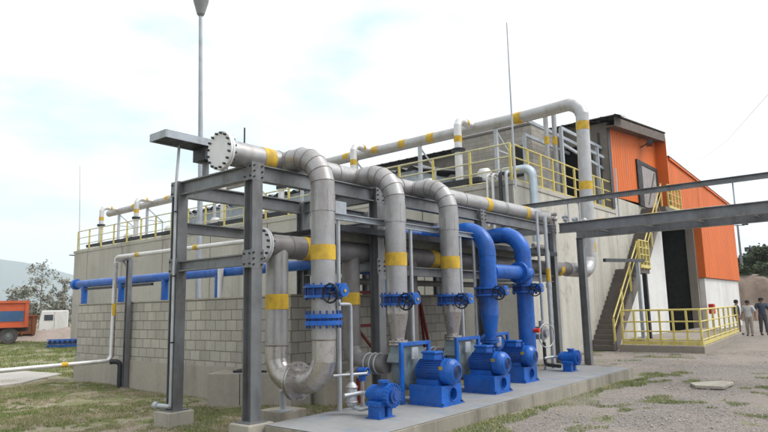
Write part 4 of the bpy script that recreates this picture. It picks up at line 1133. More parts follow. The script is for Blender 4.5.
# upright conduits with a control box at the far end of the pad
t = thing('conduit_pair', 'pair of galvanised conduits with a yellow mark at the far end of the frame', 'conduit', (13.6, 6.4, .19))
MB().tube([(13.5, 6.42, .19), (13.5, 6.42, 3.85)], .035, 10).build('pipe', 'galvanised', t)
MB().tube([(13.85, 6.38, .19), (13.85, 6.38, 3.75)], .045, 10).build('pipe', 'galvanised', t)
MB().cyl((13.85, 6.38, 2.2), (13.85, 6.38, 2.5), .055, 12).build('yellow_mark', 'yellow_band', t)
MB().cyl((13.85, 6.38, 2.05), (13.85, 6.38, 2.16), .07, 12).build('coupling', 'galvanised', t)
t = thing('gauge_valve', 'grey control valve with a round loop of tube beside the farther bent blue pipe', 'valve', (12.95, 6.2, .85))
MB().box((12.82, 6.12, .9), (13.05, 6.3, 1.18)).cyl((12.94, 6.1, 1.04), (12.94, 6.05, 1.04), .09, 18).cyl((12.94, 6.2, 1.18), (12.94, 6.2, 1.3), .05, 12).cyl((12.82, 6.2, 1.04), (12.6, 6.2, 1.04), .045, 12).cyl((13.05, 6.2, 1.04), (13.5, 6.4, 1.04), .04, 12).build('body', 'grey_box', t, bevel=.012)
MB().ring((12.98, 6.1, .98), (.25, 1, 0), .26, .014, 32, 6).build('tube_loop', 'galvanised', t)
MB().tube(path([(13.5, 6.42, .8), (13.5, 6.42, .3), (13.25, 5.95, .3)], .1, 4), .04, 10).build('drop_pipe', 'dark_metal', t)
q = MB().tube(path([(13.6, 6.6, 3.05), (14.35, 6.6, 3.05), (14.35, 6.6, .19)], .18, 5), .06, 12).build('elbow_pipe', 'bare_steel_pipe', None, (14.35, 6.6, .19)); tag(q, 'thin rusty elbow pipe beside the last column of the frame', 'pipe')
for k, (z, y, x0, x1, r) in enumerate(((3.0, 7.6, 9.5, 14.9, .05), (2.15, 7.7, 8.1, 14.9, .06), (2.95, 8.0, 10.2, 14.9, .07))):
    q = MB().tube([(x0, y, z), (x1, y, z)], r, 12).build('service_pipe', ['galvanised', 'grey_pipe_shaded', 'grey_pipe'][k], None, (x0, y, z))
    tag(q, ['thin galvanised service pipe lying just above the lower grey pipe', 'thin dark service pipe lying under the lower grey pipe', 'grey service pipe at the back of the frame above the block wall'][k], 'pipe')

# ------------------------------------------------------------------ pipe bridge running out to the right
t = thing('pipe_bridge', 'grey steel pipe bridge running from the frame out of the right side of the photo', 'bridge', (15.05, 6.7, 0))
for x in (15.35, 17.0):
    MB().ibeam((x, 6.68 if x < 16 else 6.9, 3.62), (x, -6.0, 3.62), .26, .16).build('girder', 'frame_steel', t)
for i in range(11):
    y = 6.0 - i*1.2
    MB().ibeam((15.43, y, 3.66), (16.92, y, 3.66), .14, .1).build('cross_beam', 'frame_steel', t)
MB().ibeam((17.0, 6.79, -.1), (17.0, 6.79, 3.49), .19, .17, .013, .016, (0, 1, 0)).build('column', 'frame_steel', t)
MB().ibeam((15.35, -5.6, -.1), (15.35, -5.6, 3.49), .19, .17, .013, .016, (0, 1, 0)).build('column', 'frame_steel', t)
MB().ibeam((17.0, -5.6, -.1), (17.0, -5.6, 3.49), .19, .17, .013, .016, (0, 1, 0)).build('column', 'frame_steel', t)
MB().channel((15.4, 7.75, 4.31), (15.4, -6.0, 4.31), .13, .08, .012).build('upper_channel', 'frame_steel', t)
for y in (6.45, 6.15, 5.15, 2.6, 0, -3):
    MB().bar((15.45, y, 3.75), (15.45, y, 4.25), .03, .03).build('post', 'galvanised', t)
MB().bar((15.45, 5.15, 4.3), (15.45, 5.15, 5.0), .03, .03).build('post', 'galvanised', t)
MB().tube([(15.75, 6.6, 3.79), (15.75, -6.0, 3.79)], .03, 8).build('cable_conduit', 'galvanised', t)
for y in (3.55, 4.6, 5.9):
    MB().cyl((15.75, y, 3.79), (15.75, y-.3, 3.79), .034, 8).build('yellow_mark', 'yellow_band', t)
q = thing('valve_cluster', 'cluster of small rusty valves on top of the bridge end by the header pipe', 'valve', (15.7, 6.7, 3.78))
for k, (x, y) in enumerate(((15.6, 6.9), (15.95, 6.75), (16.25, 6.6), (16.5, 6.45))):
    MB().tube([(x, y, 3.75), (x, y, 4.1-.05*k)], .03, 8).ball((x, y, 3.92), .07, 10, 7).cyl((x, y-.08, 4.05-.05*k), (x, y+.08, 4.05-.05*k), .05, 10).build('valve_body', ['bare_steel_pipe', 'galvanised', 'frame_steel_pale', 'bare_steel_pipe'][k], q)

# ------------------------------------------------------------------ left background: truck, skip, cabin, pipe bundle, trees
def local(name, label, cat, loc, rz, group=None):
    """an Empty turned about Z; parts are then built in the thing's own frame"""
    o = bpy.data.objects.new(name, None); C.objects.link(o)
    o.location = loc; o.rotation_euler = (0, 0, rz); ROOTLOC[o.name] = (0, 0, 0)
    return tag(o, label, cat, group)
t = local('dump_truck', 'dusty orange dump truck with a blue side panel, driving out of the left edge', 'truck', (16.1, 42.6, 0), math.atan2(.33, -.94))
# own frame: +x towards the cab (left in the photo), y across
MB().poly([(.0, -1.2, 1.05), (5.2, -1.2, 1.05), (5.5, -1.2, 2.5), (.0, -1.2, 2.5)], (0, 2.4, 0)).build('dump_body', 'truck_orange', t, bevel=.02)
rb = MB()
for x in (.0, 1.75, 3.5, 5.1): rb.box((x-.02, 1.2, 1.0), (x+.14, 1.29, 2.58))
rb.box((-.02, 1.2, 2.46), (5.5, 1.3, 2.6)).box((-.02, 1.2, .98), (5.3, 1.28, 1.1)).box((-.05, -1.25, .98), (-.001, 1.25, 2.6))
rb.build('body_rib', 'truck_orange', t)
pn = MB().box((.2, 1.205, 1.35), (5.0, 1.23, 1.98)).build('side_panel', 'truck_blue', t)
MB().cyl((1.9, 1.231, 1.68), (1.9, 1.24, 1.68), .26, 24).build('emblem', 'emblem_pale', pn)
MB().box((-.1, -.5, .72), (7.0, .5, .97)).build('chassis', 'dusty_black', t)
for x in (.95, 2.25, 6.2):
    for y in (.95, -.95):
        w = MB().lathe((x, y-.16, .5), (0, 1, 0), [(.25, 0), (.46, 0), (.5, .05), (.5, .27), (.46, .32), (.25, .32)], 28).build('wheel', 'dusty_black', t)
        MB().lathe((x, y-.05 if y < 0 else y+.05, .5), (0, 1 if y > 0 else -1, 0), [(0, .08), (.1, .08), (.12, .02), (.26, .0), (.27, .1)], 20).build('rim', 'grey_box', w)
cb = MB().poly([(5.7, -1.15, .6), (7.5, -1.15, .6), (7.5, -1.15, 1.5), (7.1, -1.15, 2.7), (5.7, -1.15, 2.7)], (0, 2.3, 0)).build('cab', 'truck_orange', t, bevel=.05)
MB().poly([(6.2, 1.16, 1.6), (7.2, 1.16, 1.6), (6.95, 1.16, 2.4), (6.2, 1.16, 2.4)], (0, .01, 0)).build('window', 'glass_dark', cb)
q = local('rusty_skip', 'rusty open skip standing behind the tail of the orange truck', 'skip', (18.05, 46.2, 0), math.atan2(.37, -.93))
MB().poly([(0, -.8, .45), (1.1, -.8, .45), (1.35, -.8, 1.7), (-.1, -.8, 1.7)], (0, 1.6, 0)).build('body', 'rust', q, bevel=.02)
MB().box((-.14, .8, 1.62), (1.4, .88, 1.74)).box((.1, .8, .4), (.2, .86, 1.7)).box((.75, .8, .4), (.85, .86, 1.7)).build('rib', 'rust', q)
q = local('white_van', 'dusty white van parked beyond the earth mound by the tank end', 'van', (21.3, 51.2, 0), math.atan2(.38, -.92))
MB().poly([(-1.0, -.8, .45), (1.0, -.8, .45), (1.0, -.8, 1.2), (.85, -.8, 2.05), (-1.0, -.8, 2.05)], (0, 1.6, 0)).build('body', 'dusty_white', q, bevel=.08)
MB().box((.05, .8, 1.3), (.65, .83, 1.72)).build('window', 'glass_dark', q)
MB().box((-.05, .8, .5), (-.03, .81, 1.95)).build('door_gap', 'dusty_black', q)
MB().box((-.95, -.7, .3), (.95, .78, .45)).build('underbody', 'dusty_black', q)
MB().poly([(.86, -.6, 2.0), (.995, -.6, 1.3), (1.01, -.6, 1.3), (.88, -.6, 2.0)], (0, 1.2, 0)).build('windscreen', 'glass_dark', q)
for x in (-.6, .6):
    for y in (-.75, .75):
        w = MB().lathe((x, y-.1, .3), (0, 1, 0), [(.0, 0), (.3, 0), (.32, .04), (.32, .18), (.3, .2), (0, .2)], 20).build('wheel', 'dusty_black', q)
t = thing('pipe_bundle', 'low bundle of blue pipe pieces lying on the grass at the tank end', 'bundle', (14.4, 33.8, 0))
d = Vector((.79, -.62, 0)); e = Vector((.62, .79, 0))
for k in range(6):
    p = Vector((14.05, 34.1, 0)) + d*(k*.24)
    pp_ = MB().cyl(p+Vector((0, 0, .27)), p+e*1.6+Vector((0, 0, .27)), .118, 14).build('pipe', 'blue_paint', t)
    MB().cyl(p-e*.006+Vector((0, 0, .27)), p+Vector((0, 0, .27)), .085, 14).build('bore_shade', 'cap_black', pp_)  # black disc on the solid end, painted shade of an open pipe
MB().bar((14.0, 34.3, .41), (15.3, 33.25, .41), .05, .045).bar((14.0, 34.3, .08), (15.3, 33.25, .08), .1, .12).build('frame', 'blue_paint', t)

def tree(name, label, loc, h, spread, leaves, mat, sz=.3, seed=1, clumps=26, crown_from=.3, group=None, lean=0.0, tw=.12):
    rr = random.Random(seed)
    t = thing(name, label, 'tree' if name != 'bush' else 'bush', loc, group)
    L = Vector(loc); tr = MB(); tips = []
    top = L + Vector((lean*h, rr.uniform(-.05, .05)*h, h*.95))
    mid = L + Vector((lean*h*.3+rr.uniform(-.04, .04)*h, rr.uniform(-.04, .04)*h, h*.5))
    tr.tube([L-Vector((0, 0, .2)), mid, top], [tw, tw*.6, tw*.12], 8)
    for k in range(clumps):
        f = crown_from + (1-crown_from)*rr.random()
        base = (L.lerp(mid, f/.5) if f < .5 else mid.lerp(top, (f-.5)/.5))
        a = rr.uniform(0, 2*PI); ln = spread*(.35+.65*rr.random())*(1.05-.55*abs(f-.55)/.45)
        tip = base + Vector((math.cos(a)*ln, math.sin(a)*ln, rr.uniform(.0, .45)*ln))
        tr.tube([base, base.lerp(tip, .5)+Vector((0, 0, .06*ln)), tip], [tw*.28, tw*.16, tw*.05], 5)
        tips.append((tip, rr.uniform(.5, 1.15)))
    tips.append((top, .9))
    tr.build('trunk', 'bark', t)
    per = leaves//len(tips); vs = []; fs = []
    for tip, s in tips:
        r = spread*.30*s
        for _ in range(int(per*s)):
            v = Vector((rr.gauss(0, 1), rr.gauss(0, 1), rr.gauss(0, .75)))*(r*.55)
            c = tip + v
            n = Vector((rr.gauss(0, 1), rr.gauss(0, 1), rr.gauss(0, 1)+.6)).normalized()
            u = n.orthogonal().normalized(); u = Matrix.Rotation(rr.uniform(0, 6.28), 3, n) @ u; w = n.cross(u)
            l = sz*rr.uniform(.6, 1.3)
            o = len(vs)
            vs += [c-u*l, c+w*l*.42, c+u*l, c-w*l*.42]; fs.append((o, o+1, o+2, o+3))
    MB().add(vs, fs).build('crown', mat, t)
    return t
tree('gum_tree', 'tall thin haze-greyed tree with open crown, left of the tank', (38.1, 96.4, 0), 9.2, 2.6, 620, 'leaf_dust_haze', .24, 3, 20, .38, 'haze-greyed trees left of the tank', .0, .16)
tree('gum_tree', 'smaller haze-greyed tree half hidden by the tank end', (37.8, 88.9, 0), 6.6, 2.0, 650, 'leaf_dust_haze', .26, 8, 20, .35, 'haze-greyed trees left of the tank', 0, .12)
tree('gum_tree', 'low spreading haze-greyed tree above the orange truck', (32.4, 87.0, 0), 5.0, 2.9, 1500, 'leaf_dust_haze', .3, 5, 26, .25, 'haze-greyed trees left of the tank', 0, .14)
for k, (x, y, h, s, lab) in enumerate(((34.5, 93, 3.6, 2.6, 'low haze-greyed bush under the tall thin tree'), (41.5, 99, 3.4, 2.8, 'haze-greyed bush behind the white van'), (29.0, 95, 3.2, 2.6, 'haze-greyed bush at the left photo edge above the truck'), (39.5, 92, 3.0, 2.4, 'haze-greyed bush by the tank end'))):
    tree('bush', lab, (x, y, 0), h, s, 1300, 'leaf_dust_haze', .3, 20+k, 18, .15, 'haze-greyed bushes in the left background', 0, .08)
# right background: dark trees on the bank, a gantry, a lamp
for k, (x, y, z, h, s, lab) in enumerate(((68.5, 9.4, 3.9, 2.6, 1.9, 'dark green tree on top of the bank at the right edge'), (69.5, 10.6, 3.9, 2.0, 1.6, 'dark bush on the bank below the gantry'), (69.0, 7.6, 3.9, 2.5, 1.8, 'dark tree on the bank cut by the right photo edge'), (72, 12.4, 3.9, 1.7, 1.5, 'low dark bush on the bank beside the lamp post'))):
    tree('bank_tree', lab, (x, y, z), h, s, 2600, 'leaf_dark', .2, 40+k, 26, .1, 'dark trees on top of the bank', 0, .1)
for k, (x, y, h, s_, lab) in enumerate(((60.5, 10.2, .9, 1.0, 'low green scrub on the lip of the earth bank behind the men'), (62.0, 8.6, 1.1, 1.2, 'green scrub on the bank lip above the right hand man'), (59.6, 12.0, .8, .9, 'small scrub on the bank lip by the end of the orange building'))):
    tree('bush', lab, (x, y, 3.5), h, s_, 900, 'leaf_dark', .16, 80+k, 14, .1, 'scrub along the bank lip', 0, .05)
tree('thin_tree', 'thin wispy tree leaning out beside the orange building', (60.0, 11.6, 3.6), 4.0, .9, 160, 'leaf_dust_haze', .16, 61, 8, .55, None, 0, .04)
t = thing('gantry', 'dark steel gantry tower standing beyond the bank', 'tower', (80.6, 12.0, 3.9))
for a in ((79.9, 12.5), (81.2, 11.5)):
    MB().bar((a[0], a[1], 3.5), (a[0], a[1], 7.4), .28, .28).build('leg', 'dark_metal', t)
MB().bar((79.6, 12.75, 7.35), (81.5, 11.25, 7.35), .5, .45).bar((79.9, 12.5, 5.2), (81.2, 11.5, 5.2), .3, .3).bar((79.9, 12.5, 5.3), (80.6, 11.95, 6.5), .2, .2).build('cross_beam', 'dark_metal', t)
t = thing('yard_lamp', 'thin lamp post with twin heads standing beyond the bank on the right', 'street lamp', (62.6, 10.5, 3.3))
MB().tube([(62.6, 10.5, 3.0), (62.6, 10.5, 8.35)], [.12, .08], 10).build('pole', 'frame_steel', t)
MB().bar((62.3, 11.0, 8.3), (62.9, 10.0, 8.3), .06, .06).bar((62.2, 11.25, 8.36), (62.4, 10.85, 8.42), .26, .12).bar((62.8, 10.15, 8.42), (63.0, 9.75, 8.36), .26, .12).build('lamp_head', 'dark_metal', t)
q = MB().tube([(66.0, 14.0, 15.3), (50, 8.5, 13.2), (34.2, 3.85, 11.5), (20, -1.0, 11.3)], .012, 6).build('overhead_wire', 'galvanised', None, (34, 4, 11.5)); tag(q, 'single thin wire slanting across the sky at upper right', 'wire')
q = MB().poly([(13.3, 2.75, .0), (13.2, 3.22, .0), (13.62, 3.42, .0), (14.2, 2.98, .0), (14.1, 2.72, .0)], (0, 0, .06)).build('concrete_slab', 'footing_concrete', None, (13.6, 3, 0), bevel=.012); tag(q, 'broken flat piece of pale concrete lying on the gravel yard', 'slab piece')

# ------------------------------------------------------------------ people
def skinned(name, chains, mat, parent, loc, rz, root=0):
    """chains: list of lists of (x,y,z,r); a chain starting with an int continues from that vertex"""
    vs = []; es = []; rad = []
    for ch in chains:
        prev = None
        for p in ch:
            if isinstance(p, int): prev = p; continue
            vs.append(p[:3]); rad.append(p[3]); i = len(vs)-1
            if prev is not None: es.append((prev, i))
            prev = i
    me = bpy.data.meshes.new(name); me.from_pydata(vs, es, []); me.materials.append(M[mat])
    o = bpy.data.objects.new(name, me); C.objects.link(o)
    sk = o.modifiers.new('skin', 'SKIN'); sk.use_smooth_shade = True
    if not me.skin_vertices:
        bm = bmesh.new(); bm.from_mesh(me); bm.verts.layers.skin.verify(); bm.to_mesh(me); bm.free()
    for i, r in enumerate(rad):
        d = me.skin_vertices[0].data[i]
        d.radius = (r, r) if not isinstance(r, tuple) else r
        d.use_root = (i == root)
    ss = o.modifiers.new('smooth', 'SUBSURF'); ss.levels = 2; ss.render_levels = 2
    if parent is None:
        o.location = loc; o.rotation_euler = (0, 0, rz)
    else:
        o.parent = parent
    return o
def person(label, loc, rz, H=1.72, shirt='shirt_navy', pants='trousers_grey', la=(.05, .0), ra=(.05, .0), lf=0, rf=0, pack=False, cap=False, step=.06):
    k = H/1.75
    def S(*ps): return [(p if isinstance(p, int) else (p[0]*k, p[1]*k, p[2]*k, p[3]*k*1.1)) for p in ps]
    # own frame: faces -y, x to its left hand
    def arm(s, o, fwd):
        sh = (s*.19, .01, 1.42, .05); elb = (s*(.23+o), .03-fwd*.12, 1.14, .042); wr = (s*(.25+o*1.1), -.03-fwd*.42, .90+fwd*.2, .03); hd = (s*(.25+o*1.1), -.05-fwd*.48, .83+fwd*.2, .034)
        return sh, elb, wr, hd
    la_ = arm(1, *la); ra_ = arm(-1, *ra)
    ch = [S((0, 0, .96, .12), (0, .01, 1.12, .115), (0, .015, 1.30, .13), (0, .01, 1.44, .085), (0, 0, 1.50, .05), (0, -.01, 1.56, .06), (0, -.015, 1.63, .088), (0, -.005, 1.70, .075))]
    n = 8
    idx = {}
    def addc(start, ps):
        nonlocal n
        ch.append([start] + S(*ps)); first = n; n += len(ps); return first
    for s, A in ((1, la_), (-1, ra_)):
        f = addc(3, A); h = f+3
        hx, hy, hz, _ = A[3]
        for j, (dx, ln) in enumerate(((-.024, .075), (-.008, .085), (.009, .08), (.025, .062))):
            addc(h, [(hx+dx*.3, hy-.012+dx, hz-.03, .011), (hx-s*.012, hy-.016+dx, hz-.03-ln, .008)])
        addc(h, [(hx-s*.012, hy-.045, hz+.0, .011), (hx-s*.015, hy-.06, hz-.05, .009)])
    addc(6, [(0, -.1, 1.615, .016)])                                # nose
    addc(6, [(.085, 0, 1.62, .018)]); addc(6, [(-.085, 0, 1.62, .018)])   # ears
    legs = []
    for s, fwd in ((1, lf), (-1, rf)):
        P = [(s*.095, 0, .88, .085), (s*.105, -.02-fwd*.5, .5, .058), (s*.11, .02-fwd*1.0, .1, .04), (s*.12, -.1-fwd, .04, .035)]
        legs.append(P); addc(0, P)
    body = skinned('person', ch, 'skin', None, loc, rz)
    tag(body, label, 'person', 'men standing by the platform railing')
    sc = [S((0, 0, .86, .15), (0, 0, .96, .155), (0, .012, 1.12, .145), (0, .018, 1.30, .155), (0, .012, 1.43, .105), (0, 0, 1.475, .065))]
    nn = 6
    for A in (la_, ra_):
        m_ = Vector(A[0][:3]).lerp(Vector(A[1][:3]), .92)
        sc.append([4] + S((*A[0][:3], .075), (*m_, .06))); nn += 2
    skinned('shirt', sc, shirt, body, None, 0)
    pc = [S((0, 0, 1.06, .135), (0, 0, .9, .142))]
    for P in legs:
        pc.append([1] + S((P[0][0], P[0][1], P[0][2]-.02, .105), (*P[1][:3], .078), (P[2][0], P[2][1], P[2][2]-.01, .062)))
    skinned('trousers', pc, pants, body, None, 0)
    for P in legs:
        skinned('shoe', [S((P[2][0], P[2][1]+.03, .045, .045), (P[3][0], P[3][1]-.02, .035, .042), (P[3][0], P[3][1]-.09, .03, .032))], 'shoe_dark', body, None, 0)
    ROOTLOC[body.name] = (0, 0, 0)
    hm = MB().lathe((0, 0, 1.625*k), (0, .12, 1), [(.098*k, -.02), (.104*k, .03), (.1*k, .075), (.07*k, .112), (0, .125)], 18)
    hm.box((-.08*k, .045*k, 1.56*k), (.08*k, .1*k, 1.65*k))
    if cap: hm.box((-.065*k, -.19*k, 1.655*k), (.065*k, -.08*k, 1.67*k))
    hm.build('hair' if not cap else 'cap', 'cap_black', body, bevel=.01)
    MB().ball((.033*k, -.088*k, 1.635*k), .011).ball((-.033*k, -.088*k, 1.635*k), .011).box((-.028*k, -.094*k, 1.572*k), (.028*k, -.088*k, 1.58*k)).build('eyes_and_mouth', 'cap_black', body)
    if pack:
        MB().box((-.15*k, .12*k, 1.08*k), (.15*k, .25*k, 1.32*k)).build('waist_pack', 'pack_blue', body, bevel=.05)
    return body
view = math.atan2(-5.5, -34)   # heading from the men back to the yard
person('man in a dark shirt and grey trousers nearest the railing, half hidden by his neighbour', (34.9, 6.28, .0), R(10), 1.70, 'shirt_slate', 'trousers_grey', (.03, .1), (.02, .0), .0, .05)
person('man in a white shirt with a dark blue pack, standing between two others', (33.7, 5.6, .0), R(-95), 1.66, 'shirt_white', 'trousers_tan', (.1, .25), (.05, .1), .06, -.06, True)
person('man in a navy shirt and dark trousers standing at the right of the group', (34.6, 5.16, .0), R(-60), 1.78, 'shirt_navy', 'trousers_dark', (.06, .3), (.08, .05), .08, -.04, False, True)

# ------------------------------------------------------------------ ground cover
def vnoise(x, y, s):
    x = x/s; y = y/s
    xi = np.floor(x).astype(int); yi = np.floor(y).astype(int); fx = x-xi; fy = y-yi
    fx = fx*fx*(3-2*fx); fy = fy*fy*(3-2*fy)
    def h(a, b): return np.modf(np.abs(np.sin(a*127.1+b*311.7)*43758.5453))[0]
    return (h(xi, yi)*(1-fx)+h(xi+1, yi)*fx)*(1-fy)+(h(xi, yi+1)*(1-fx)+h(xi+1, yi+1)*fx)*fy
def gz(x, y): return .018*np.sin(x*1.3+y*.7) + .014*np.sin(x*.6-y*1.9) - .02
def blades(name, mat, P, hmin, hmax, w):
    n = len(P); a = RNG.uniform(0, 2*PI, n); h = RNG.uniform(hmin, hmax, n); ln = RNG.normal(0, .5, (n, 2))*h[:, None]
    z = gz(P[:, 0], P[:, 1])
    v = np.zeros((n, 3, 3))
    v[:, 0] = np.c_[P[:, 0]-np.cos(a)*w, P[:, 1]-np.sin(a)*w, z]
    v[:, 1] = np.c_[P[:, 0]+np.cos(a)*w, P[:, 1]+np.sin(a)*w, z]
    v[:, 2] = np.c_[P[:, 0]+ln[:, 0], P[:, 1]+ln[:, 1], z+h]
    me = bpy.data.meshes.new(name)
    me.vertices.add(3*n); me.vertices.foreach_set('co', v.ravel())
    me.loops.add(3*n); me.loops.foreach_set('vertex_index', np.arange(3*n, dtype=np.int32))
    me.polygons.add(n); me.polygons.foreach_set('loop_start', np.arange(0, 3*n, 3, dtype=np.int32))
    me.update(calc_edges=True); me.materials.append(M[mat])
    o = bpy.data.objects.new(name, me); C.objects.link(o); o['kind'] = 'stuff'
    return o
def scatter(n, x0, x1, y0, y1):
    return np.c_[RNG.uniform(x0, x1, n), RNG.uniform(y0, y1, n)]
def keep(P, f): return P[f(P)]
def lawn_mask(P):
    x, y = P[:, 0], P[:, 1]
    d = vnoise(x, y, .9)*.3 + vnoise(x+40, y+9, .3)*.4 + vnoise(x+13, y+71, .1)*.3
    ok = (d > .485) & ~((x > 5.3) & (x < 14.9) & (y > 4.8) & (y < 6.6)) & ~((x > 7.4) & (y > 8.25) & (y < 16.6)) & ~((x > 16.9) & (y > 8.75))
    ok &= ~((y > 16.5) & (y < 21.5) & (x < 7.8))
    return ok
def yard_mask(P):
    x, y = P[:, 0], P[:, 1]
    d = vnoise(x, y, .7)*.6 + vnoise(x+40, y+9, .25)*.4
    edge = np.exp(-((y-4.75)/.34)**2) * (x < 16)
    return (d + edge*.40 > .70) & ~((x > 5.3) & (x < 14.9) & (y > 4.82) & (y < 6.6))
G1 = keep(scatter(190000, 3.0, 8.2, 6.3, 19), lawn_mask)
G2 = keep(scatter(90000, 8, 17, 17, 46), lawn_mask)
G3 = keep(scatter(170000, 5, 17, -.5, 4.9), yard_mask)
G4 = keep(scatter(40000, 14.6, 22, 4.6, 8.6), yard_mask)
o = blades('grass', 'grass_blade', np.r_[G1, G3, G4], .012, .05, .005); tag(o, 'short patchy green grass on bare earth round the pipework', 'grass', None, 'stuff')
o = blades('far_grass', 'grass_blade', G2, .04, .12, .012); tag(o, 'short grass beyond the block wall towards the truck', 'grass', None, 'stuff')
D1 = scatter(110000, 3.0, 8.2, 6.3, 19); D1 = D1[(vnoise(D1[:, 0]+5, D1[:, 1], .7)*.5+vnoise(D1[:, 0], D1[:, 1]+3, .2)*.5) > .48]; D1 = D1[~((D1[:, 0] > 7.4) & (D1[:, 1] > 8.25)) & ~((D1[:, 0] > 5.3) & (D1[:, 1] < 6.6))]
o = blades('dry_grass', 'dry_blade', D1, .015, .05, .005); tag(o, 'thin straw-coloured dry grass between the green patches', 'dry grass', None, 'stuff')
def pebbles(n, x0, x1, y0, y1):
    P = scatter(n, x0, x1, y0, y1)
    P = P[~((P[:, 0] > 5.3) & (P[:, 0] < 14.9) & (P[:, 1] > 4.8) & (P[:, 1] < 6.6)) & ~((P[:, 0] > 22) & (P[:, 1] > 5))]
    n = len(P); r = RNG.gamma(1.5, .0032, n)+.003
    base = np.array([(1, 0, 0), (0, 1, 0), (-1, 0, 0), (0, -1, 0), (0, 0, .7), (0, 0, -.7)])
    tri = np.array([(0, 1, 4), (1, 2, 4), (2, 3, 4), (3, 0, 4), (1, 0, 5), (2, 1, 5), (3, 2, 5), (0, 3, 5)])
    a = RNG.uniform(0, 2*PI, n); ca, sa = np.cos(a), np.sin(a)
    jit = RNG.uniform(.6, 1.3, (n, 6, 3))*base[None]
    v = np.empty((n, 6, 3))
    v[:, :, 0] = jit[:, :, 0]*ca[:, None]-jit[:, :, 1]*sa[:, None]; v[:, :, 1] = jit[:, :, 0]*sa[:, None]+jit[:, :, 1]*ca[:, None]; v[:, :, 2] = jit[:, :, 2]
    v = v*r[:, None, None] + np.c_[P, gz(P[:, 0], P[:, 1])+r*.2][:, None, :]
    f = (tri[None]+6*np.arange(n)[:, None, None]).reshape(-1)
    me = bpy.data.meshes.new('gravel_stones'); m = n*8
    me.vertices.add(6*n); me.vertices.foreach_set('co', v.ravel())
    me.loops.add(3*m); me.loops.foreach_set('vertex_index', f.astype(np.int32))
    me.polygons.add(m); me.polygons.foreach_set('loop_start', np.arange(0, 3*m, 3, dtype=np.int32))
    me.update(calc_edges=True); me.materials.append(M['stone'])
    o = bpy.data.objects.new('gravel_stones', me); C.objects.link(o); tag(o, 'loose pinkish grey gravel scattered over the yard', 'gravel', None, 'stuff')
m, nt, b = newmat('stone')
nt.links.new(ramp(nt, noise(nt, 25, 3, .6), [(.3, (.22, .185, .165)), (.5, (.36, .31, .28)), (.68, (.53, .48, .44))]), b.inputs['Base Color']); b.inputs['Roughness'].default_value = .9
M['stone'] = m
pebbles(60000, 5.5, 24, -1.5, 7.6)

# ------------------------------------------------------------------ air between the yard and the hills
HAZE = 2.6e-4
if HAZE:
    m = bpy.data.materials.new('haze'); m.use_nodes = True; nt = m.node_tree; nt.nodes.clear()
    out = nd(nt, 'ShaderNodeOutputMaterial'); v = nd(nt, 'ShaderNodeVolumePrincipled')
    v.inputs['Color'].default_value = (.80, .90, 1, 1); v.inputs['Density'].default_value = HAZE; v.inputs['Anisotropy'].default_value = 0
    nt.links.new(v.outputs[0], out.inputs['Volume']); M['haze'] = m
    o = MB().box((-3100, -3100, -6), (4900, 5600, 420)).build('haze', 'haze'); o['kind'] = 'stuff'; o['label'] = 'pale haze in front of the distant hills'; o['category'] = 'haze'

# ------------------------------------------------------------------ sky, sun, camera
sc = bpy.context.scene
wd = bpy.data.worlds.new('World'); sc.world = wd; wd.use_nodes = True
nt = wd.node_tree; bg = nt.nodes['Background']
SUN_EL, SUN_AZ = R(52), R(-54)          # azimuth measured from +X towards +Y: the sun is on the yard side
sky = nd(nt, 'ShaderNodeTexSky', sky_type='NISHITA'); sky.sun_disc = False
sky.sun_elevation = SUN_EL; sky.sun_rotation = PI/2 - SUN_AZ
tc = nd(nt, 'ShaderNodeTexCoord')
mp = nd(nt, 'ShaderNodeMapping'); mp.inputs['Scale'].default_value = (1.0, 1.0, 2.6)
nt.links.new(tc.outputs['Generated'], mp.inputs[0])
nz = nd(nt, 'ShaderNodeTexNoise'); nz.inputs['Scale'].default_value = 2.3; nz.inputs['Detail'].default_value = 7; nz.inputs['Roughness'].default_value = .58
nt.links.new(mp.outputs[0], nz.inputs['Vector'])
cl = ramp(nt, nz.outputs[0], [(.34, .86), (.56, 1.0)])
n2 = nd(nt, 'ShaderNodeTexNoise'); n2.inputs['Scale'].default_value = 4.1; n2.inputs['Detail'].default_value = 6
nt.links.new(mp.outputs[0], n2.inputs['Vector'])
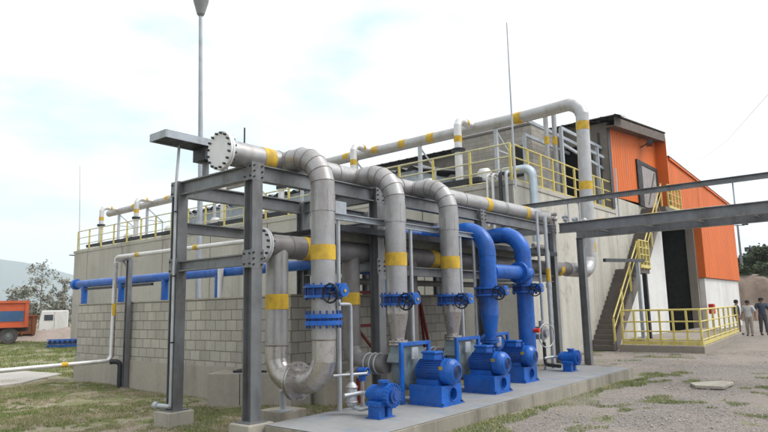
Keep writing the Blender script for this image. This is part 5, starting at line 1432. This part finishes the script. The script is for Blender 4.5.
ccol = ramp(nt, n2.outputs[0], [(.33, (9.6, 12.0, 12.5)), (.50, (14.0, 14.0, 14.0))])
mixed = mixc(nt, cl, sky.outputs[0], ccol)
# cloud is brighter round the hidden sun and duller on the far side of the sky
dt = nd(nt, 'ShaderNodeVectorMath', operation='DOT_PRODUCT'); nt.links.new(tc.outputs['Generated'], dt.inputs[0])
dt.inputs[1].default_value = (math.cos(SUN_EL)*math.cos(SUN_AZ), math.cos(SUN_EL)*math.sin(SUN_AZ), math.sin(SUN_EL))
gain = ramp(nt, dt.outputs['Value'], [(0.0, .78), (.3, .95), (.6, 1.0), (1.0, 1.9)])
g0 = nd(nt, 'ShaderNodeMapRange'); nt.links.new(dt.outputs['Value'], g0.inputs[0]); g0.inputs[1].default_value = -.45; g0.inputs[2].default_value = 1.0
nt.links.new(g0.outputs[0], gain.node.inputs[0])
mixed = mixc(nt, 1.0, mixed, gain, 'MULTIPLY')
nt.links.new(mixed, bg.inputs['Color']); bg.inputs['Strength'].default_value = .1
sd = bpy.data.lights.new('sun', 'SUN'); sd.energy = 2.6; sd.angle = R(24); sd.color = (1, .965, .91)
so = bpy.data.objects.new('sun', sd); C.objects.link(so)
dv = Vector((math.cos(SUN_EL)*math.cos(SUN_AZ), math.cos(SUN_EL)*math.sin(SUN_AZ), math.sin(SUN_EL)))
so.rotation_euler = dv.to_track_quat('Z', 'Y').to_euler(); so.location = dv*60
cd = bpy.data.cameras.new('camera'); co = bpy.data.objects.new('camera', cd); C.objects.link(co); sc.camera = co
cd.sensor_width = 36; cd.lens = 28.983; cd.clip_start = .1; cd.clip_end = 9000
co.matrix_world = Matrix(((.63751528, -.10007507, -.7639105, 0), (-.77013116, -.11074445, -.62819875, 0), (-.02173181, .98879758, -.14767221, 1.65), (0, 0, 0, 1)))
vs_ = sc.view_settings; vs_.view_transform = 'Standard'; vs_.look = 'None'; vs_.exposure = -.15; vs_.gamma = 1; vs_.use_curve_mapping = False
sc.render.engine = 'CYCLES'
sc.cycles.volume_bounces = 2
sc.cycles.max_bounces = 6
